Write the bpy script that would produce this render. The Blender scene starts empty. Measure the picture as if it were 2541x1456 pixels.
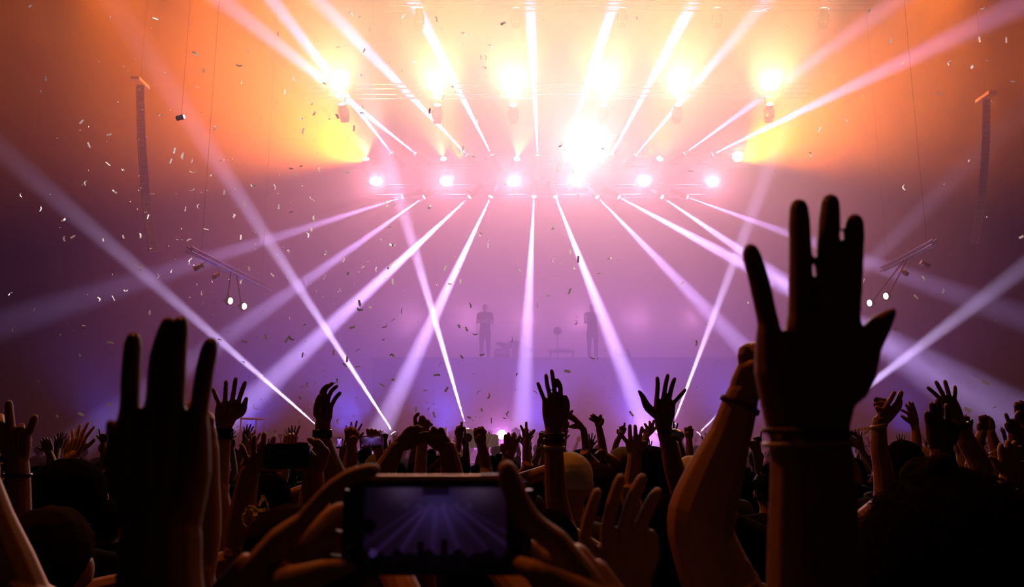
import bpy, bmesh, math, random
from mathutils import Vector, Matrix, noise
import numpy as np
random.seed(7)
sc = bpy.context.scene
COL = sc.collection

# ------------------------------------------------------------------ camera, world, lights, exposure
F = 2000.0            # focal length in pixels of the 2541 px frame
CAMZ = 1.90
PITCH = math.atan(357.0 / F)
cam_d = bpy.data.cameras.new('camera')
cam = bpy.data.objects.new('camera', cam_d)
COL.objects.link(cam)
cam.location = (0, 0, CAMZ)
cam.rotation_euler = (math.radians(90) + PITCH, 0, 0)
cam_d.sensor_width = 36.0
cam_d.lens = 36.0 * F / 2541.0
cam_d.clip_end = 200
cam_d.clip_start = 0.02
cam_d.dof.use_dof = True
cam_d.dof.focus_distance = 7.0
cam_d.dof.aperture_fstop = 8.0
sc.camera = cam

w = bpy.data.worlds.new('hall_dark')
w.use_nodes = True
w.node_tree.nodes['Background'].inputs[0].default_value = (0.010, 0.004, 0.006, 1)
w.node_tree.nodes['Background'].inputs[1].default_value = 0.12
sc.world = w

vs = sc.view_settings
vs.view_transform = 'Standard'
vs.look = 'None'
vs.exposure = -0.45
vs.gamma = 1.0
vs.use_curve_mapping = False
cy = sc.cycles
cy.use_denoising = True
cy.denoiser = 'OPENIMAGEDENOISE'
cy.use_light_tree = True
cy.max_bounces = 4
cy.diffuse_bounces = 1
cy.glossy_bounces = 1
cy.transmission_bounces = 2
cy.volume_bounces = 0
cy.transparent_max_bounces = 4
cy.sample_clamp_indirect = 2.0
cy.caustics_reflective = False
cy.caustics_refractive = False

CT, ST = math.cos(PITCH), math.sin(PITCH)
def at(px, py, Y):
    """world point seen at photo pixel (px, py), Y metres ahead of the camera"""
    x, y = (px - 1270.5) / F, (728.0 - py) / F
    t = Y / (CT - y * ST)
    return Vector((x * t, Y, CAMZ + (y * CT + ST) * t))

ORANGE = (1.0, 0.18, 0.0)
AMBER = (1.0, 0.48, 0.04)
WARM = (1.0, 0.72, 0.45)
WHITE = (1.0, 0.90, 0.92)
PINK = (1.0, 0.33, 0.50)
LILAC = (0.60, 0.38, 1.0)
VIOLET = (0.36, 0.16, 1.0)
BLUE = (0.11, 0.10, 1.0)
MAGENTA = (0.9, 0.25, 0.9)

def lamp(kind, loc, power, colour, target=None, angle=None, blend=0.6, size=0.08, parent=None, name='lamp'):
    d = bpy.data.lights.new(name, kind)
    d.energy = power
    d.color = colour
    d.shadow_soft_size = size
    if kind == 'SPOT':
        d.spot_size = math.radians(angle)
        d.spot_blend = blend
    o = bpy.data.objects.new(name, d)
    COL.objects.link(o)
    o.location = loc
    if target is not None:
        o.rotation_euler = (Vector(target) - Vector(loc)).to_track_quat('-Z', 'Y').to_euler()
    return o

HAZE = 0.14
YB, YU, YT, YF = 25.5, 26.5, 24.0, 22.0     # bottom bar, upper bar, high truss, stage front
# narrow beams: (source px, depth, a point the beam passes, its depth, strength)
DOWN = [((997, 490), (650, 600), 24.6, .26), ((1050, 490), (740, 710), 24.6, .42), ((1163, 490), (830, 800), 24.6, 1.6),
        ((1217, 490), (1080, 780), 24.6, 1.3), ((1325, 490), (1313, 720), 24.6, .9), ((1379, 490), (1462, 700), 24.6, 1.3),
        ((1484, 490), (1600, 610), 24.6, .55), ((1538, 490), (1720, 588), 24.6, 1.0), ((1645, 490), (1770, 575), 24.6, .6),
        ((1708, 490), (1950, 577), 24.6, .28)]
UP = [((970, 378), (800, 160), 25.5, 1.2), ((1030, 380), (740, 150), 25.5, 1.0), ((1158, 383), (920, 135), 25.5, 1.2),
      ((1219, 383), (1085, 120), 25.5, 1.8), ((1334, 383), (1325, 200), 25.5, 1.3), ((1400, 383), (1490, 110), 25.5, 1.6),
      ((1518, 383), (1640, 155), 25.5, 1.6), ((1579, 383), (1700, 240), 25.5, .6), ((1700, 380), (1880, 250), 25.5, .45),
      ((1770, 382), (2000, 270), 25.5, .8)]
FLOOR = [((975, 1072), (740, 710), 22.6, .7), ((790, 1058), (540, 840), 22.6, .5), ((1157, 1062), (1075, 780), 22.6, .9),
         ((1672, 1048), (1780, 760), 22.6, .5), ((1960, 1105), (2140, 968), 22.6, .7), ((1735, 1074), (2170, 640), 22.6, .2)]
BEAM = 7.5e5
BEAMS = []        # (position, target, colour, row)
for rows, Y, colr, tag, ang in ((DOWN, YB, LILAC, 'down', 6.0), (UP, YU, LILAC, 'up', 6.0), (FLOOR, YF, (0.70, 0.50, 1.0), 'floor', 4.2)):
    for (s, t, Yt, k) in rows:
        p, q = at(s[0], s[1], Y), at(t[0], t[1], Yt)
        BEAMS.append((p, q, colr, tag))
        lamp('SPOT', p, BEAM * k, colr, q, ang, 1.0, 0.02, name='beam_lamp')
# blinders in the middle bar, wash fans above, blinders on the high truss
MID = [938, 1109, 1275, 1428, 1594, 1762]
for x in MID:
    lamp('SPOT', at(x, 458, YB) + Vector((0, -.35, 0)), 3200, (1.0, .50, .58), (0, 0, 2), 60, 1, .2, name='blinder_lamp')
FANS = [((908, 392), (890, 200), 70, 1.5), ((1100, 392), (1060, 240), 60, 1.0), ((1283, 392), (1310, 240), 60, .9),
        ((1638, 392), (1700, 290), 50, .7)]
for s, t, a, k in FANS:
    lamp('SPOT', at(s[0], s[1], YU - .4), 3600 * k, (1.0, .58, .22), at(t[0], t[1], YU - 2.5), a, .6, .05, name='fan_lamp')
lamp('SPOT', at(1455, 372, YU - .6), 11500, (1.0, .80, .70), (0, 0, 6), 80, 1, .22, name='strobe_lamp')
lamp('SPOT', at(1830, 385, YU - .6), 1800, (1.0, .74, .60), (0, 0, 6), 80, 1, .1, name='strobe_lamp')
HIGH = [(848, 255, -30), (1085, 258, 0), (1273, 258, -5), (1497, 258, 10), (1682, 258, 10), (1910, 256, 10)]
for x, y, dx in HIGH:
    p = at(x, y, YT)
    lamp('SPOT', p, 6500, (1.0, .58, .18), at(x + dx, y - 150, YT - 1.5), 85, .7, .06, name='fan_lamp')
    lamp('SPOT', at(x + dx * .3, y - 55, YT - .3), 6600, (1.0, .76, .46), (0, 0, 5), 70, 1, .25, name='blinder_lamp')
# amber wash from the roof, pink cross wash, violet and blue floor wash
for x, tx, k, a in ((190, 560, 4.2, 52), (460, 760, 3.6, 60), (720, 800, 3.0, 84), (1060, 1080, 2.2, 80), (1380, 1380, 2.0, 80), (1740, 1700, 2.8, 84), (2050, 1800, 3.0, 62), (2400, 2080, 4.6, 56)):
    lamp('SPOT', at(x, -170, 21.5), 2300 * k, ORANGE, at(tx, 480, 22.5), a * 1.25, 1, .5, name='roof_wash_lamp')
for sx, tx, ty, k, a in ((905, 450, 100, 1.05, 104), (1838, 2300, 90, .86, 104), (1150, 900, -100, .2, 70), (1600, 1850, -100, .2, 70)):
    lamp('SPOT', at(sx, 396, YU - .9), 52000 * k, ORANGE, at(tx, ty, YU - 3.0), a, 1, .12, name='amber_fan_lamp')
for x, y, k in ((560, 160, .5), (2150, 200, .55), (750, 330, .5), (2050, 400, .45)):
    lamp('POINT', at(x, y, 29), 500 * k, (1.0, .12, .0), size=.4, name='side_wash_lamp')
for x, k in ((250, .25), (620, .7), (860, 1.0), (1100, 1.0), (1340, 1.0), (1580, 1.0), (1820, .8), (2250, .3)):
    lamp('SPOT', at(x, 1072, 24.5), 2800 * k, BLUE, at(x + (1340 - x) * .1, 500, 24.0), 130, 1, .5, name='floor_wash_lamp')
for x in (1020, 1160, 1300, 1440, 1580, 1720):
    lamp('POINT', at(x, 790, 33.2), 950, (.85, .32, .75), size=.4, name='added_backlight')  # added unseen lamps behind the riser, so the performers show as silhouettes
for x in MID:
    lamp('POINT', at(x, 445, YB - .5), 760, (1.0, .20, .34), size=.3, name='pink_wash_lamp')
for x, y, k in ((720, 1076, 1.0), (1245, 1078, 1.6), (1598, 1078, 1.2), (1640, 1070, .6)):
    lamp('POINT', at(x, y, YF), 240 * k, (.80, .24, 1.0), size=.1, name='floor_par_lamp')
# warm house light high above the audience
lamp('SPOT', (-5.0, 5.5, 11.5), 2000, (1.0, .22, .015), (0, 1.2, 1.6), 60, .8, .5, name='house_lamp')
lamp('SPOT', (6.0, 6.5, 11.5), 700, (1.0, .22, .015), (1.5, 1.5, 1.6), 60, .8, .5, name='house_lamp')

# unseen spots added at both sides to light the confetti in front of the haze
lamp('SPOT', (-12.5, 8.6, 2.7), 26000, (1.0, .80, .72), (0, 8.6, 6.2), 27, .3, .1, name='confetti_fill_lamp')
lamp('SPOT', (13.5, 8.6, 2.7), 16000, (1.0, .76, .74), (0, 8.6, 6.2), 27, .3, .1, name='confetti_fill_lamp')
# two unseen warm spots added to brighten the hanging speaker columns
lamp('SPOT', (-8.0, 4.0, 13.0), 3000, (1.0, .42, .22), at(362, 470, 20), 8, 1, .1, name='array_fill_lamp')
lamp('SPOT', (9.0, 4.0, 13.0), 1800, (1.0, .38, .18), at(2440, 460, 20), 8, 1, .1, name='array_fill_lamp')

# ------------------------------------------------------------------ materials
def mat(name, col, rough=0.6, metal=0.0, spec=0.4, noise_amt=0.25, scale=14.0, bump=0.0, emit=None, estr=0.0, sss=0.0, sheen=0.0):
    m = bpy.data.materials.new(name)
    m.use_nodes = True
    nt = m.node_tree
    b = nt.nodes['Principled BSDF']
    b.inputs['Roughness'].default_value = rough
    b.inputs['Metallic'].default_value = metal
    b.inputs['Specular IOR Level'].default_value = spec
    tc = nt.nodes.new('ShaderNodeTexCoord')
    nz = nt.nodes.new('ShaderNodeTexNoise')
    nz.inputs['Scale'].default_value = scale
    nz.inputs['Detail'].default_value = 4
    nt.links.new(tc.outputs['Object'], nz.inputs['Vector'])
    mx = nt.nodes.new('ShaderNodeMix')
    mx.data_type = 'RGBA'
    a = [c * (1 - noise_amt) for c in col]
    c2 = [min(1, c * (1 + noise_amt)) for c in col]
    mx.inputs[6].default_value = (*a, 1)
    mx.inputs[7].default_value = (*c2, 1)
    nt.links.new(nz.outputs['Fac'], mx.inputs[0])
    nt.links.new(mx.outputs[2], b.inputs['Base Color'])
    if bump:
        bp = nt.nodes.new('ShaderNodeBump')
        bp.inputs['Strength'].default_value = bump
        bp.inputs['Distance'].default_value = 0.01
        nt.links.new(nz.outputs['Fac'], bp.inputs['Height'])
        nt.links.new(bp.outputs['Normal'], b.inputs['Normal'])
    if sheen:
        b.inputs['Sheen Weight'].default_value = sheen
    if emit:
        b.inputs['Emission Color'].default_value = (*emit, 1)
        b.inputs['Emission Strength'].default_value = estr
        m.cycles.emission_sampling = 'NONE'
    return m

M = {
    'wall': mat('dark_drape', (.02, .018, .02), .9, bump=.3, scale=3),
    'floor': mat('hall_floor', (.02, .018, .018), .7),
    'stage': mat('stage_black', (.16, .15, .17), .6, scale=5),
}

def link(name, me, material=None, parent=None, loc=None):
    o = bpy.data.objects.new(name, me)
    COL.objects.link(o)
    if material is not None and me is not None:
        me.materials.clear()
        me.materials.append(material)
    if parent is not None:
        o.parent = parent
    if loc is not None:
        o.location = loc
    return o

def bm_box(bm, c, s, rot=None):
    r = bmesh.ops.create_cube(bm, size=1.0)
    M4 = Matrix.Translation(Vector(c)) @ (rot.to_4x4() if rot is not None else Matrix.Identity(4)) @ Matrix.Diagonal((*s, 1))
    bmesh.ops.transform(bm, matrix=M4, verts=r['verts'])

def bm_mesh(bm, name='mesh', smooth=False):
    me = bpy.data.meshes.new(name)
    bm.to_mesh(me)
    bm.free()
    if smooth:
        for p in me.polygons:
            p.use_smooth = True
    return me

def box(name, c, s, material, parent=None, bevel=0.0):
    bm = bmesh.new()
    bm_box(bm, (0, 0, 0), s)
    if bevel:
        bmesh.ops.bevel(bm, geom=bm.edges[:], offset=bevel, segments=2, affect='EDGES')
    return link(name, bm_mesh(bm, name), material, parent, c)

def struct(o):
    o['kind'] = 'structure'
    return o

# ------------------------------------------------------------------ hall shell and haze
XL, XR, YN, YW, ZC = -24.0, 26.0, -6.0, 34.0, 24.0
struct(box('floor', ((XL + XR) / 2, (YN + YW) / 2, -.1), (XR - XL, YW - YN, .2), M['floor']))
struct(box('ceiling', ((XL + XR) / 2, (YN + YW) / 2, ZC + .1), (XR - XL, YW - YN, .2), M['wall']))
struct(box('wall_back', ((XL + XR) / 2, YW + .1, ZC / 2), (XR - XL, .2, ZC), M['wall']))
struct(box('wall_left', (XL - .1, (YN + YW) / 2, ZC / 2), (.2, YW - YN, ZC), M['wall']))
struct(box('wall_right', (XR + .1, (YN + YW) / 2, ZC / 2), (.2, YW - YN, ZC), M['wall']))
struct(box('wall_front', ((XL + XR) / 2, YN - .1, ZC / 2), (XR - XL, .2, ZC), M['wall']))
hm = bpy.data.materials.new('stage_haze')
hm.use_nodes = True
nt = hm.node_tree
nt.nodes.clear()
vo = nt.nodes.new('ShaderNodeVolumeScatter')
vo.inputs['Color'].default_value = (1, 1, 1, 1)
vo.inputs['Density'].default_value = HAZE
vo.inputs['Anisotropy'].default_value = 0.0
out = nt.nodes.new('ShaderNodeOutputMaterial')
nt.links.new(vo.outputs[0], out.inputs['Volume'])
hz = box('stage_haze', ((XL + XR) / 2, (14.0 + YW) / 2 - .01, ZC / 2), (XR - XL - .1, YW - 14.0 - .1, ZC - .1), hm)
hz['kind'] = 'stuff'
hz['label'] = 'thin stage haze filling the hall between crowd and back drape'


# ------------------------------------------------------------------ mesh helpers: closed tapering tubes fused into one skin
def resample(pts, rad, sub=3):
    P = [Vector(p) for p in pts]
    if len(P) < 3:
        return P, list(rad)
    o, r = [], []
    for i in range(len(P) - 1):
        p0, p1, p2, p3 = P[max(i - 1, 0)], P[i], P[i + 1], P[min(i + 2, len(P) - 1)]
        for k in range(sub):
            t = k / sub
            o.append(.5 * ((2 * p1) + (p2 - p0) * t + (2 * p0 - 5 * p1 + 4 * p2 - p3) * t * t + (3 * p1 - p0 - 3 * p2 + p3) * t ** 3))
            r.append(rad[i] + (rad[i + 1] - rad[i]) * t)
    o.append(P[-1]); r.append(rad[-1])
    return o, r

class Skin:
    """collects closed tubes and balls, then fuses them into one mesh"""
    def __init__(self):
        self.v, self.f = [], []

    def tube(self, pts, rad, n=10, flat=None, sub=3):
        P, R = resample(pts, rad, sub)
        fn, fk = flat if flat else (None, 1)
        ax = (P[1] - P[0]).normalized()
        up = Vector((0, 1, 0)) if abs(ax.y) < .9 else Vector((1, 0, 0))
        u = (up - ax * up.dot(ax)).normalized()
        rings = []
        m = len(P)
        st = []
        a0 = (P[1] - P[0]).normalized(); a1 = (P[-1] - P[-2]).normalized()
        for ang in (75, 40):
            a = math.radians(ang)
            st.append((P[0] - a0 * R[0] * math.sin(a), R[0] * math.cos(a), a0))
        for i in range(m):
            t = (P[min(i + 1, m - 1)] - P[max(i - 1, 0)])
            st.append((P[i], R[i], t.normalized() if t.length > 1e-9 else a0))
        for ang in (40, 75):
            a = math.radians(ang)
            st.append((P[-1] + a1 * R[-1] * math.sin(a), R[-1] * math.cos(a), a1))
        b = len(self.v)
        for c, r, t in st:
            u = u - t * u.dot(t)
            u = u.normalized() if u.length > 1e-6 else t.orthogonal().normalized()
            w_ = t.cross(u)
            for k in range(n):
                a = 2 * math.pi * k / n
                off = (u * math.cos(a) + w_ * math.sin(a)) * r
                if fn is not None:
                    off = off - fn * off.dot(fn) * (1 - fk)
                self.v.append(c + off)
        e0 = len(self.v); self.v.append(st[0][0] - a0 * R[0] * .05)
        e1 = len(self.v); self.v.append(st[-1][0] + a1 * R[-1] * .05)
        L = len(st)
        for i in range(L - 1):
            for k in range(n):
                k2 = (k + 1) % n
                self.f.append((b + i * n + k, b + i * n + k2, b + (i + 1) * n + k2, b + (i + 1) * n + k))
        for k in range(n):
            k2 = (k + 1) % n
            self.f.append((e0, b + k2, b + k))
            self.f.append((e1, b + (L - 1) * n + k, b + (L - 1) * n + k2))

    def ball(self, c, r, rot=None, n=14):
        c = Vector(c)
        r = Vector(r) if not isinstance(r, (int, float)) else Vector((r, r, r))
        b = len(self.v)
        m = n // 2
        for i in range(1, m):
            th = math.pi * i / m
            for k in range(n):
                ph = 2 * math.pi * k / n
                p = Vector((math.sin(th) * math.cos(ph) * r.x, math.sin(th) * math.sin(ph) * r.y, math.cos(th) * r.z))
                self.v.append(c + (rot @ p if rot is not None else p))
        t0 = len(self.v); self.v.append(c + (rot @ Vector((0, 0, r.z)) if rot is not None else Vector((0, 0, r.z))))
        t1 = len(self.v); self.v.append(c - (rot @ Vector((0, 0, r.z)) if rot is not None else Vector((0, 0, r.z))))
        for i in range(m - 2):
            for k in range(n):
                k2 = (k + 1) % n
                self.f.append((b + i * n + k, b + (i + 1) * n + k, b + (i + 1) * n + k2, b + i * n + k2))
        for k in range(n):
            k2 = (k + 1) % n
            self.f.append((t0, b + k, b + k2))
            self.f.append((t1, b + (m - 2) * n + k2, b + (m - 2) * n + k))

    def raw(self, name='mesh', smooth=True):
        me = bpy.data.meshes.new(name)
        me.from_pydata([tuple(v) for v in self.v], [], self.f)
        if smooth:
            me.polygons.foreach_set('use_smooth', [True] * len(me.polygons))
        return me

    def fuse(self, name, voxel, smooth=4, keep=1.0, rough=0.0):
        me = self.raw(name)
        o = bpy.data.objects.new('fuse_tmp', me)
        TMP.objects.link(o)
        m = o.modifiers.new('r', 'REMESH'); m.mode = 'VOXEL'; m.voxel_size = voxel; m.use_smooth_shade = True
        if smooth:
            m = o.modifiers.new('s', 'SMOOTH'); m.factor = .5; m.iterations = smooth
        if keep < 1:
            m = o.modifiers.new('d', 'DECIMATE'); m.ratio = keep
        TSC.view_layers[0].update()
        dg = TSC.view_layers[0].depsgraph
        r = bpy.data.meshes.new_from_object(o.evaluated_get(dg), depsgraph=dg)
        r.name = name
        bpy.data.objects.remove(o)
        bpy.data.meshes.remove(me)
        if rough:
            co = np.empty(len(r.vertices) * 3, dtype=np.float32)
            r.vertices.foreach_get('co', co)
            co = co.reshape(-1, 3)
            for i, v in enumerate(co):
                q = Vector(v) * 38
                d = noise.noise(q) * rough
                co[i] += np.array(r.vertices[i].normal) * d
            r.vertices.foreach_set('co', co.ravel())
        r.polygons.foreach_set('use_smooth', [True] * len(r.polygons))
        return r

# a scratch scene for fusing, so each update touches one object only
TSC = bpy.data.scenes.new('scratch')
TMP = TSC.collection

SKINS = [mat('skin_light', (.36, .19, .12), .6, spec=.2, noise_amt=.12, scale=40, bump=.05), mat('skin_tan', (.26, .13, .08), .6, spec=.2, noise_amt=.12, scale=40, bump=.05),
         mat('skin_brown', (.15, .075, .045), .6, spec=.2, noise_amt=.12, scale=40, bump=.05)]
HAIRS = [mat('hair_black', (.006, .005, .005), 1.0, spec=.0, noise_amt=.4, scale=90, bump=.25), mat('hair_brown', (.018, .010, .006), 1.0, spec=.0, noise_amt=.4, scale=90, bump=.25)]
CLOTH = [mat('cloth_black', (.02, .02, .022), .95, spec=.0, scale=30, bump=.2), mat('cloth_grey', (.11, .11, .12), .95, spec=.0, scale=30, bump=.2),
         mat('cloth_red', (.18, .03, .03), .95, spec=.0, scale=30, bump=.2), mat('cloth_white', (.45, .43, .42), .95, spec=.0, scale=30, bump=.2),
         mat('cloth_navy', (.03, .04, .09), .95, spec=.0, scale=30, bump=.2), mat('denim', (.05, .07, .13), .95, spec=.0, scale=50, bump=.2)]
NAIL = mat('fingernail', (.62, .42, .36), .18, spec=.6, noise_amt=.05)
NAIL_DARK = mat('painted_nail', (.03, .02, .05), .15, spec=.7, noise_amt=.05)
BANDM = mat('woven_band', (.10, .03, .04), .7, scale=60, bump=.3)
BANDM2 = mat('paper_band', (.45, .36, .28), .5, scale=40)
METAL = mat('brushed_metal', (.45, .44, .44), .32, metal=1, noise_amt=.1)
BLACKP = mat('black_plastic', (.018, .018, .02), .35, noise_amt=.15)
GLASSY = mat('dark_glass', (.01, .01, .012), .06, spec=.7, noise_amt=.05)
YAX = Vector((0, 1, 0))

def finger_radii(n):
    prof = [1.06, 1.0, 1.05, .97, .98, .84]
    return [float(np.interp(i / (n - 1) * 5, range(6), prof)) for i in range(n)]

# -------------------------------------------------- a hand measured joint by joint (photo pixels at depth Y)
def px_arm(sk, spec, shoulder, sleeve, nails):
    Y = spec['Y']
    s = Y / F
    A = lambda q: at(q[0], q[1], Y + (q[2] if len(q) > 2 else 0))
    fr = spec.get('fr', 6)
    wr, wrr = A(spec['wrist']), spec['wr'] * s
    bases = []
    for fi, fg in enumerate(spec['fingers']):
        r0 = (spec['frs'][fi] if 'frs' in spec else fr) * s
        pts = [A(q) for q in fg]
        P, _ = resample(pts, [1] * len(pts), 3)
        R = [r0 * k for k in finger_radii(len(P))]
        # the last few millimetres round off at the tip
        sk.tube(P, R, 10, sub=1)
        bases.append((pts[0], r0))
        tip, prev = pts[-1], pts[-2]
        d = (tip - prev).normalized()
        nails.append((tip + d * r0 * .02, d, r0 * .74))
    mean = sum((b[0] for b in bases), Vector()) / len(bases)
    for b, r0 in bases:
        w0 = wr + (b - mean) * .55
        rp = max(r0 * 1.12, wrr * .42)
        mid = w0.lerp(b, .55) + (b - mean) * .06
        sk.tube([w0, mid, b], [rp * 1.05, rp * 1.12, r0 * 1.04], 10)
    for a, c in zip(bases[:-1], bases[1:]):
        q = (a[0] + c[0]) / 2
        q = q.lerp(wr, .26)
        sk.tube([wr.lerp(q, .2), q], [wrr * .6, (a[1] + c[1]) * .40], 10)
    if spec.get('thumb'):
        T = [A(q) for q in spec['thumb']]
        tr = [q * s for q in spec['tr']]
        sk.tube([wr.lerp(mean, .18)] + T, [max(wrr * .55, tr[0] * .9)] + tr, 10)
        d = (T[-1] - T[-2]).normalized()
        nails.append((T[-1], d, tr[-1] * .8))
    FA = [wr.lerp(mean, .12), wr] + [at(q[0], q[1], Y + (q[3] if len(q) > 3 else 0)) for q in spec['forearm']]
    FR = [wrr * .9, wrr] + [q[2] * s for q in spec['forearm']]
    flat = (YAX, .8)
    up_r = max(FR[-1], .038)
    sk.tube(FA, FR, 12, flat)
    e = FA[-1]
    sh = Vector(shoulder)
    sk.tube([FA[-2].lerp(e, .8), e, e.lerp(sh, .5), sh], [FR[-1], FR[-1], up_r * 1.02, .058], 12)
    if sleeve is not None:
        k = spec.get('sleeve', .45)
        sleeve.tube([e.lerp(sh, 1 - k), sh], [up_r * 1.12 + .012, .075], 12)

# -------------------------------------------------- a hand from proportions, for the rest of the crowd
def gen_hand(sk, wrist, fdir, thumb_dir, pose, curl, spread, k=1.0):
    z = fdir.normalized()
    x = (thumb_dir - z * thumb_dir.dot(z)).normalized()
    y = z.cross(x)
    if y.y < 0:
        y = -y
    L = lambda a, b, c: wrist + (x * a + y * b + z * c) * k
    fx, fz = (.031, .010, -.011, -.030), (.088, .093, .088, .078)
    ln, fr, sp = (.074, .083, .076, .060), (.0088, .0092, .0088, .0078), (.30, .06, -.16, -.42)
    for i in range(4):
        c = curl
        if pose == 'fist':
            c = 1.45
        elif pose == 'horns':
            c = .1 if i in (0, 3) else 1.45
        elif pose == 'point':
            c = .05 if i == 0 else 1.4
        p = L(fx[i], 0, fz[i])
        pts = [p]
        a = sp[i] * spread
        b = 0
        for j, f in enumerate((.45, .30, .25)):
            b += c * (.8, 1.0, .8)[j]
            d = x * (math.sin(a) * math.cos(b)) + z * (math.cos(a) * math.cos(b)) + y * math.sin(b)
            p = p + d * ln[i] * f * k
            pts.append(p)
        sk.tube(pts, [fr[i] * 1.08 * k, fr[i] * k, fr[i] * .95 * k, fr[i] * .78 * k], 8, sub=2)
        sk.tube([L(fx[i] * .55, 0, .004), L(fx[i], 0, fz[i] * .6), L(fx[i], 0, fz[i])], [.015 * k, .0145 * k, .0115 * k], 8)
    t = 1.0 if pose not in ('fist', 'point') else .25
    sk.tube([L(.012, 0, .012), L(.032, .008, .040), L(.032 + .024 * t, .016, .066), L(.034 + .040 * t, .018 + .02 * (1 - t), .092)],
            [.016 * k, .0145 * k, .0115 * k, .0085 * k], 8)

def gen_arm(sk, sh, el, wr, thumb_dir, pose, curl, spread, sleeve, k=1.0, hand_dir=None, sleeve_len=.5):
    sk.tube([sh, sh.lerp(el, .5), el], [.055 * k, .047 * k, .040 * k], 10)
    sk.tube([el, el.lerp(wr, .3), wr], [.040 * k, .042 * k, .027 * k], 10)
    gen_hand(sk, wr, hand_dir if hand_dir is not None else (wr - el), thumb_dir, pose, curl, spread, k)
    if sleeve is not None:
        sleeve.tube([sh, sh.lerp(el, sleeve_len)], [.078 * k, .066 * k], 10)

def join_meshes(name, parts):
    vs_, fs, o = [], [], 0
    for me in parts:
        n = len(me.vertices)
        co = np.empty(n * 3, dtype=np.float32); me.vertices.foreach_get('co', co)
        vs_.append(co.reshape(-1, 3))
        fs += [tuple(i + o for i in p.vertices) for p in me.polygons]
        o += n
    r = bpy.data.meshes.new(name)
    r.from_pydata(np.concatenate(vs_).tolist(), [], fs)
    r.polygons.foreach_set('use_smooth', [True] * len(r.polygons))
    for me in parts:
        bpy.data.meshes.remove(me)
    return r

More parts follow.
